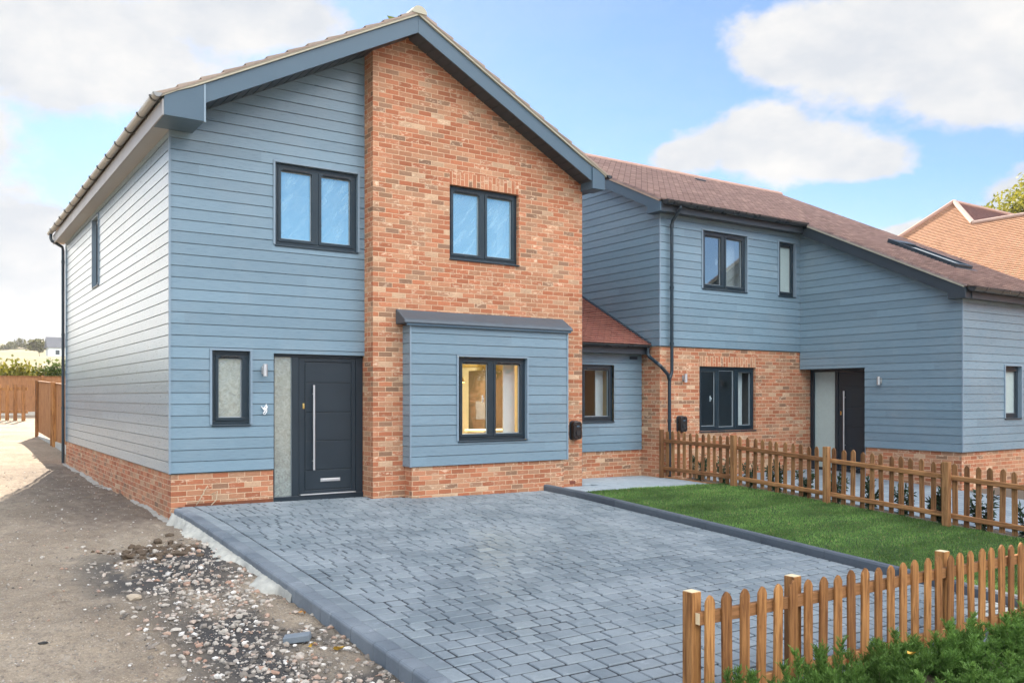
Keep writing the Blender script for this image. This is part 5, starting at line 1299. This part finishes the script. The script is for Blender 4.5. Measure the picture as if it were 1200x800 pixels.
def laurel(seed):
    rg = np.random.default_rng(seed); P, Dv, A = [], [], []; st = MB()
    for b in range(9):
        az = rg.uniform(0, 6.28); out = rg.uniform(0.02, 0.17); h = rg.uniform(0.28, 0.5)
        tt = np.linspace(0, 1, 7); base = np.stack([np.cos(az) * out * tt, np.sin(az) * out * tt, h * tt], -1); st.tube([tuple(q) for q in base], 0.005, 4)
        for k in range(1, 7):
            for s in range(6):
                d = unit(np.array([np.cos(az), np.sin(az), 1.0]) * .6 + rg.normal(size=3) * .8); P.append(base[k] + d * 0.05); Dv.append(d); A.append(rg.random())
    P, Dv = np.array(P), np.array(Dv); n = len(P)
    U = unit(np.cross(Dv, rg.normal(size=(n, 3)))) * 0.016; return quads('foliage', P, U, Dv * 0.055, np.array(A), M_laurel), st
lp = []
yy = -0.35
k = 0
OR = ['first', 'second', 'third', 'fourth', 'fifth', 'sixth', 'seventh', 'eighth', 'ninth', 'tenth', 'eleventh', 'twelfth', 'thirteenth']
while yy > -7.6:
    z = zdf(9.7, yy) - 0.03; lb = 'dark green laurel behind the picket fence, %s along from the brick house corner' % OR[k]
    if k < 2:
        me, st = laurel(80 + k); T = thing('laurel_shrub', lb, 'shrub', (0, 0, 0), 'young laurels behind the picket fence'); mobj('foliage', me, T); st.build('stems', M_bark, T); T.location = (9.68, yy, z); lp.append(T)
    else: dup(lp[k % 2], (9.68 + rg.uniform(-.06, .06), yy, z), rg.uniform(0, 6.28), lb, rg.uniform(.85, 1.15))
    yy -= 0.6; k += 1
# bare twiggy plant by the downpipe
tg = MB(); r2 = random.Random(9)
for i in range(46):
    a = r2.uniform(0, 6.28); L = r2.uniform(.35, .75); o_ = r2.uniform(.08, .3); tg.tube([(0, 0, 0), (math.cos(a) * o_ * .4, math.sin(a) * o_ * .4, L * .5), (math.cos(a) * o_, math.sin(a) * o_, L)], [.004, .003, .002], 4)
T = thing('dry_grass_plant', 'straw coloured dry ornamental grass behind the fence next to the dark downpipe', 'plant', (9.72, -0.15, zdf(9.7, -.15)))
tg2 = MB(); tg2.v = [(x + 9.72, y - .15, z + zdf(9.7, -.15)) for x, y, z in tg.v]; tg2.f = tg.f; tg2.a = tg.a; tg2.m = tg.m; tg2.build('stalks', M_twig, T)

def tree(name, label, loc, H, RC, mat, nleaf=9000, leaf=0.13, zc=0.62, seed=1, cat='tree', group=None, flat_=0.8):
    rg = np.random.default_rng(seed); T = thing(name, label, cat, loc, group); L = Vector(loc)
    mb = MB(); k = 6; th = H * 0.45
    mb.tube([L + Vector((0.05 * RC * math.sin(i * 1.3), 0.05 * RC * math.cos(i * 1.7), th * i / k)) for i in range(k + 1)], [0.035 * H * (1 - 0.5 * i / k) * .6 for i in range(k + 1)], 9)
    cent = []
    for b in range(16):
        a = rg.uniform(0, 6.28); e = rg.uniform(-0.35, 1.0); r_ = RC * rg.uniform(.45, .95) * math.sqrt(max(.1, 1 - e * e * .7)); c = np.array([math.cos(a) * r_, math.sin(a) * r_, H * zc + e * (H * (1 - zc)) * 0.92])
        cent.append((c, RC * rg.uniform(.22, .42)))
        s0 = L + Vector((0, 0, th * rg.uniform(.6, 1))); e0 = L + Vector(c); mb.tube([s0, s0.lerp(e0, .5) + Vector((0, 0, .06 * H)), e0], [.009 * H, .006 * H, .002 * H], 6)
    mb.build('trunk', M_bark, T)
    P, A = [], []
    per = nleaf // len(cent)
    for c, r_ in cent:
        d = unit(rg.normal(size=(per, 3))); rr = r_ * (0.15 + 1.1 * rg.random((per, 1)) ** 0.75); p = c + d * rr * np.array([1.15, 1.15, flat_]); P.append(p); A.append(np.clip(0.5 + 0.25 * rg.normal(size=per) + rg.uniform(-.25, .25), 0, 1))
    me = leafmesh('crown', np.concatenate(P), leaf, np.concatenate(A), mat, rng=rg); mobj('crown', me, T); return T
tree('yellowing_tree', 'yellow green tree top showing beyond the orange roof at the right edge', (62.0, 17.6, 0), 16.2, 4.4, M_leafY, 16000, 0.17, 0.68, 3)
tree('added_shade_tree', 'added unseen tree behind the low link, shading the lawn, left of the pair', (9.8, 9.8, -0.1), 11.1, 1.9, M_leafG, 26000, 0.15, 0.62, 4)  # unseen trees added to keep the sun off lawn and drive
tree('added_shade_tree', 'taller added unseen tree behind the low link, shading the lawn, right of the pair', (10.4, 12.6, -0.1), 13.3, 1.8, M_leafG, 24000, 0.16, 0.6, 6)

# ================================================================== background on the left
def board_fence(name, label, pA, pB, zA, zB, h, postsat, conc=True, cap=True):
    A, B = Vector((*pA, 0)), Vector((*pB, 0)); L = (B - A).length; d = (B - A) / L; nrm = Vector((-d.y, d.x, 0))
    T = thing(name, label, 'fence', tuple((A + B) / 2 + Vector((0, 0, (zA + zB) / 2))))
    fr = frame((A.x, A.y, 0), d, (0, 0, 1), nrm); zz = lambda u: zA + (zB - zA) * u / L
    mb = MB(); u = 0.0
    while u < L:
        w = 0.10; lap = 0.010 * (0 if int(u / 0.10) % 2 else 1)
        mb.fbox(fr, u, min(u + 0.098, L), zz(u) + (0.17 if conc else 0.03), zz(u) + h - 0.03, 0.0 + lap, 0.014 + lap); u += w
    mb.build('boards', M_boards, T)
    for u in postsat:
        p = MB(); p.fbox(fr, u - 0.05, u + 0.05, zz(u) - 0.2, zz(u) + h + 0.02, 0.026, 0.12); p.build('post', M_wood, T, bevel=0.006)
    if conc: p = MB(); p.fbox(fr, 0, L, min(zA, zB) - 0.15, (zA + zB) / 2 + 0.168, 0.002, 0.05); p.build('gravel_board', M_conc, T)
    if cap: p = MB(); p.mesh([fr(0, zA + h - .03, -.01), fr(L, zB + h - .03, -.01), fr(L, zB + h - .03, .05), fr(0, zA + h - .03, .05), fr(0, zA + h, -.01), fr(L, zB + h, -.01), fr(L, zB + h, .05), fr(0, zA + h, .05)], [(0, 3, 2, 1), (4, 5, 6, 7), (0, 1, 5, 4), (1, 2, 6, 5), (2, 3, 7, 6), (3, 0, 4, 7)]); p.build('capping', M_wood, T)
    return T
board_fence('garden_fence', 'close board garden fence with thick posts meeting the far back corner of the boarded house', (0.30, 11.0), (0.30, 19.3), -0.03, 0.2, 1.80, [0.06, 3.75, 4.15, 8.2])
board_fence('boundary_fence', 'long brown close board fence at the back under the yellow hedge', (14, 33.2), (-14, 33.9), 0.62, 0.62, 1.82, [1, 3.8, 6.6, 9.4, 12.2, 15, 17.8, 20.6])
T = thing('slatted_screen', 'short bright timber screen of upright posts before the long brown fence', 'fence', (0.2, 29.2, 0.5))
for k in range(5):
    x = -0.45 + 0.27 * k; y = 29.9 - 0.32 * k
    mb = MB(); mb.box((x - .07, y - .05, 0.42), (x + .07, y + .05, 1.98 + 0.02 * (k % 2))); mb.build('post', M_wood, T, bevel=0.008)
for z in (0.8, 1.75): mb = MB(); mb.prism([(-0.55, 30.10, z), (0.75, 28.55, z), (0.75, 28.55, z + .12), (-0.55, 30.10, z + .12)], (0.04, 0.04, 0)); mb.build('rail', M_wood, T)
bp = []
for i in range(11):
    x = -9.5 + i * 1.75; mat = [M_leafY, M_leafG, M_leafY][i % 3]
    rg3 = np.random.default_rng(100 + i)
    n = 5200; c = rg3.normal(size=(n, 3)); c = unit(c) * (rg3.random((n, 1)) ** .4) * np.array([1.25, .8, 1.0]); c[:, 2] += 1.25; c *= (1 + 0.25 * rg3.normal(size=(n, 1)) * .5)
    c = c[c[:, 2] > 0.02]
    lb = '%s bush behind the long brown fence, %s from the left of the hedge' % (['yellow', 'green', 'yellow'][i % 3], OR[i])
    T = thing('hedge_bush', lb, 'bush', (x, 35.6, 0.66), 'bushes behind the boundary fence')
    mobj('foliage', leafmesh('foliage', c, 0.12, np.clip(.5 + .3 * rg3.normal(size=len(c)), 0, 1), mat, rng=rg3), T)
    mb = MB(); mb.tube([(x, 35.6, 0.6), (x, 35.6, 1.6)], .06, 6); mb.build('stem', M_bark, T)
# far hedgerow on the hill and a cottage
rg3 = np.random.default_rng(77); P = []
for i in range(120):
    x = -150 + i * 2.9 + rg3.uniform(-1, 1); y = 404 + rg3.uniform(-6, 6); h = rg3.uniform(1.6, 4.2) * (1.15 if i % 9 == 0 else 1); n = 130
    c = unit(rg3.normal(size=(n, 3))) * rg3.random((n, 1)) ** .4 * np.array([2.4, 1.6, h * .6]); c += np.array([x, y, zef(x, y) + h * .5]); P.append(c)
P = np.concatenate(P)
tag(mobj('far_hedgerow', leafmesh('far_hedgerow', P, 0.75, rg3.random(len(P)), M_hillhedge, rng=rg3)), 'hazy hedgerow and trees along the hilltop far behind the fences', 'hedgerow', kind='stuff')
CT = thing('far_cottage', 'small far cottage with grey roof and white gable on the hill', 'house', (29, 268, 12.6))
mb = MB(); mb.box((26.2, 265, 11.5), (33, 271, 15.4)); mb.build('wall', M_white, CT)
mb = MB(); mb.prism([(25.8, 264.6, 15.3), (25.8, 271.4, 15.3), (25.8, 268, 18.4)], (7.6, 0, 0)); mb.build('roof', simple('slate', (0.14, 0.14, 0.15), 0.7), CT)
mb = MB(); mb.box((28, 264.94, 13.3), (29, 264.99, 14.5)); mb.build('window', M_dark, CT)
tree('far_tree', 'hazy far tree beside the small cottage on the hill', (25, 276, 12.8), 4.6, 2.2, M_hillhedge, 1800, 0.6, 0.6, 12)

# ================================================================== loose things on the ground
mb = MB(); mb.box((-0.10, -0.05, 0), (0.10, 0.05, 0.05))
o = mb.build('broken_paver', M_kerb, None, 'broken grey paving block lying among the rubble near the kerb', bevel=0.006, cat='paver')
o.location = (-0.36, -5.82, zef(-0.36, -5.82) + 0.005); o.rotation_euler = (0.06, -0.12, -0.55)
def leaf_thing(x, y, z, s, rot, label, mat):
    mb = MB(); n = 9; pts = []
    for k in range(n): a = k / n * 6.283; r_ = s * (1 + .35 * math.cos(3 * a)); pts.append((r_ * math.cos(a), r_ * .8 * math.sin(a), 0.012 * math.sin(2 * a)))
    for k in range(n): mb.face([(0, 0, 0.006), pts[k], pts[(k + 1) % n]])
    o = mb.build('fallen_leaf', mat, None, label, fixn='weld', cat='leaf', group='fallen autumn leaves'); o.location = (x, y, z); o.rotation_euler = (rot * .2, .3, rot)
ml1 = simple('yellow_leaf', (0.62, 0.36, 0.05), .6, 0, .2, 40); ml2 = simple('orange_leaf', (0.50, 0.22, 0.04), .6, 0, .2, 40)
for (x, y, s, r_, l, mm) in ((-0.07, -5.15, .035, 1.0, 'orange fallen leaf against the kerb, farthest from the picket fence', ml2), (-0.16, -6.15, .045, 2.2, 'larger yellow fallen leaf in the rubble beside the kerb', ml1), (-0.30, -5.98, .03, 3.3, 'small yellow fallen leaf beside the broken paving block', ml1)):
    leaf_thing(x, y, zef(x, y) + 0.03, s, r_, l, mm)
leaf_thing(2.62, -9.0, -0.17, .03, 1.0, 'yellow fallen leaf caught in the conifer shrubs', ml1)
# two stones that stand out on the bare earth
def big_stone(x, y, s, label, mat, seed):
    bm = bmesh.new(); bmesh.ops.create_icosphere(bm, subdivisions=2, radius=1); r_ = random.Random(seed)
    for v in bm.verts: v.co *= 1 + r_.uniform(-.16, .16); v.co.x *= s * 1.5; v.co.y *= s; v.co.z *= s * .55
    me = bpy.data.meshes.new('stone'); bm.to_mesh(me); bm.free(); me.materials.append(mat); o = bpy.data.objects.new('stone', me); COL.objects.link(o); o.location = (x, y, zef(x, y) + s * .15); o.rotation_euler = (0, 0, seed); tag(o, label, 'stone')
big_stone(-1.22, -4.15, .055, 'long pale buff stone lying on the earth left of the rubble', simple('buff_stone', (.42, .34, .25), .9, 0, .2, 20, .4), 2)
big_stone(-2.0, -4.95, .022, 'small black stone alone on the bare earth at the left', simple('black_stone', (.03, .028, .026), .9), 3)

# ================================================================== inside the ground floor room
PL = thing('pendant_lamp', 'small conical pendant lamp glowing inside the bay window', 'lamp', (5.32, 1.5, 1.75))
mb = MB(); mb.tube([(5.32, 1.5, 2.02), (5.32, 1.5, 2.37)], .006, 6); mb.build('cord', M_blackp, PL)
mb = MB(); n = 20
for k in range(n):
    a, b = 2 * math.pi * k / n, 2 * math.pi * (k + 1) / n
    mb.face([(5.32 + .05 * math.cos(a), 1.5 + .05 * math.sin(a), 2.02), (5.32 + .05 * math.cos(b), 1.5 + .05 * math.sin(b), 2.02), (5.32 + .16 * math.cos(b), 1.5 + .16 * math.sin(b), 1.76), (5.32 + .16 * math.cos(a), 1.5 + .16 * math.sin(a), 1.76)])
mb.build('lamp_shade', simple('brass_shade', (.45, .33, .14), .4, .6), PL, smooth=True, fixn='weld')
bm_, t, out = new_mat('lit_bulb'); t.nt.links.new(t.n('ShaderNodeEmission', {'Color': (1, .8, .45, 1), 'Strength': 14}).outputs[0], out.inputs[0])
bm = bmesh.new(); bmesh.ops.create_uvsphere(bm, u_segments=12, v_segments=8, radius=.05); me = bpy.data.meshes.new('bulb'); bm.to_mesh(me); bm.free(); me.materials.append(bm_); b_ = mobj('bulb', me, PL); b_.location = (0, 0, .07)
ll = bpy.data.lights.new('pendant_light', 'POINT'); ll.energy = 60; ll.color = (1.0, .78, .42); ll.shadow_soft_size = .08; lo = bpy.data.objects.new('pendant_light', ll); COL.objects.link(lo); lo.location = (5.32, 1.5, 1.70)
KI = thing('kitchen_island', 'white kitchen island seen low through the bay window', 'kitchen island', (5.95, 1.1, 0.02))
mb = MB(); mb.box((5.5, 0.8, 0.02), (6.35, 1.4, 0.86)); mb.build('cabinet', M_white, KI, bevel=.004)
mb = MB(); mb.box((5.46, 0.76, 0.861), (6.39, 1.44, 0.90)); mb.build('worktop', M_white, KI, bevel=.004)

# ================================================================== across the road (seen only as reflections)
def far_house(label, x, y, w, d, h, rh, z0=-.9):
    T = thing('house_opposite', label, 'house', (x, y, z0), 'houses across the road')
    mb = MB(); flat(mb, frame((x - w / 2, y, z0), (1, 0, 0), (0, 0, 1), (0, 1, 0)), [(0, 0), (w, 0), (w, h), (0, h)], []); mb.box((x - w / 2, y - d, z0), (x + w / 2, y - .01, z0 + h)); mb.build('walls', M_brick, T)
    mb = MB(); mb.prism([(x - w / 2 - .3, y + .3, z0 + h), (x - w / 2 - .3, y - d - .3, z0 + h), (x - w / 2 - .3, y - d / 2, z0 + h + rh)], (w + .6, 0, 0)); mb.build('roof', simple('opposite_roof', (.26, .12, .085), .85, 0, .25, 8), T)
    for i in range(3):
        for zz in (.9, 3.4):
            q = MB(); xx = x - w / 2 + w * (i + .5) / 3; q.box((xx - .6, y + .001, z0 + zz), (xx + .6, y + .05, z0 + zz + 1.2)); q.build('window', M_white, T)
far_house('brick house across the road with brown roof, nearest the camera', 27, -36, 13, 8, 5.2, 2.8)
far_house('brick house across the road with brown roof, to the east', 46, -33, 15, 9, 6.0, 5.5)
tree('road_tree', 'round yellow green tree across the road', (10.5, -30, -.9), 7, 3.6, M_leafY, 5000, .2, .6, 15)
tree('road_tree', 'darker green tree across the road beside the brick house', (24, -33, -.9), 9, 3.6, M_leafG, 5000, .2, .6, 16)
S.cycles.use_denoising = True
S.cycles.max_bounces = 8; S.cycles.transparent_max_bounces = 12; S.cycles.diffuse_bounces = 4; S.cycles.glossy_bounces = 4
S.cycles.sample_clamp_indirect = 6.0; S.cycles.caustics_reflective = False; S.cycles.caustics_refractive = False

# ================================================================== the air
HZ = bpy.data.materials.new('haze_air'); HZ.use_nodes = True; HZ.node_tree.nodes.clear(); t = NT(HZ.node_tree)
ho = HZ.node_tree.nodes.new('ShaderNodeOutputMaterial')
pv = t.n('ShaderNodeVolumePrincipled', {'Color': (0.90, 0.93, 0.97, 1), 'Density': 0.0002, 'Anisotropy': 0.35})
t.nt.links.new(pv.outputs[0], ho.inputs['Volume'])
mb = MB(); mb.box((-970, -970, -5), (970, 970, 36)); o = mb.build('haze', HZ); tag(o, kind='stuff')
S.cycles.volume_bounces = 0
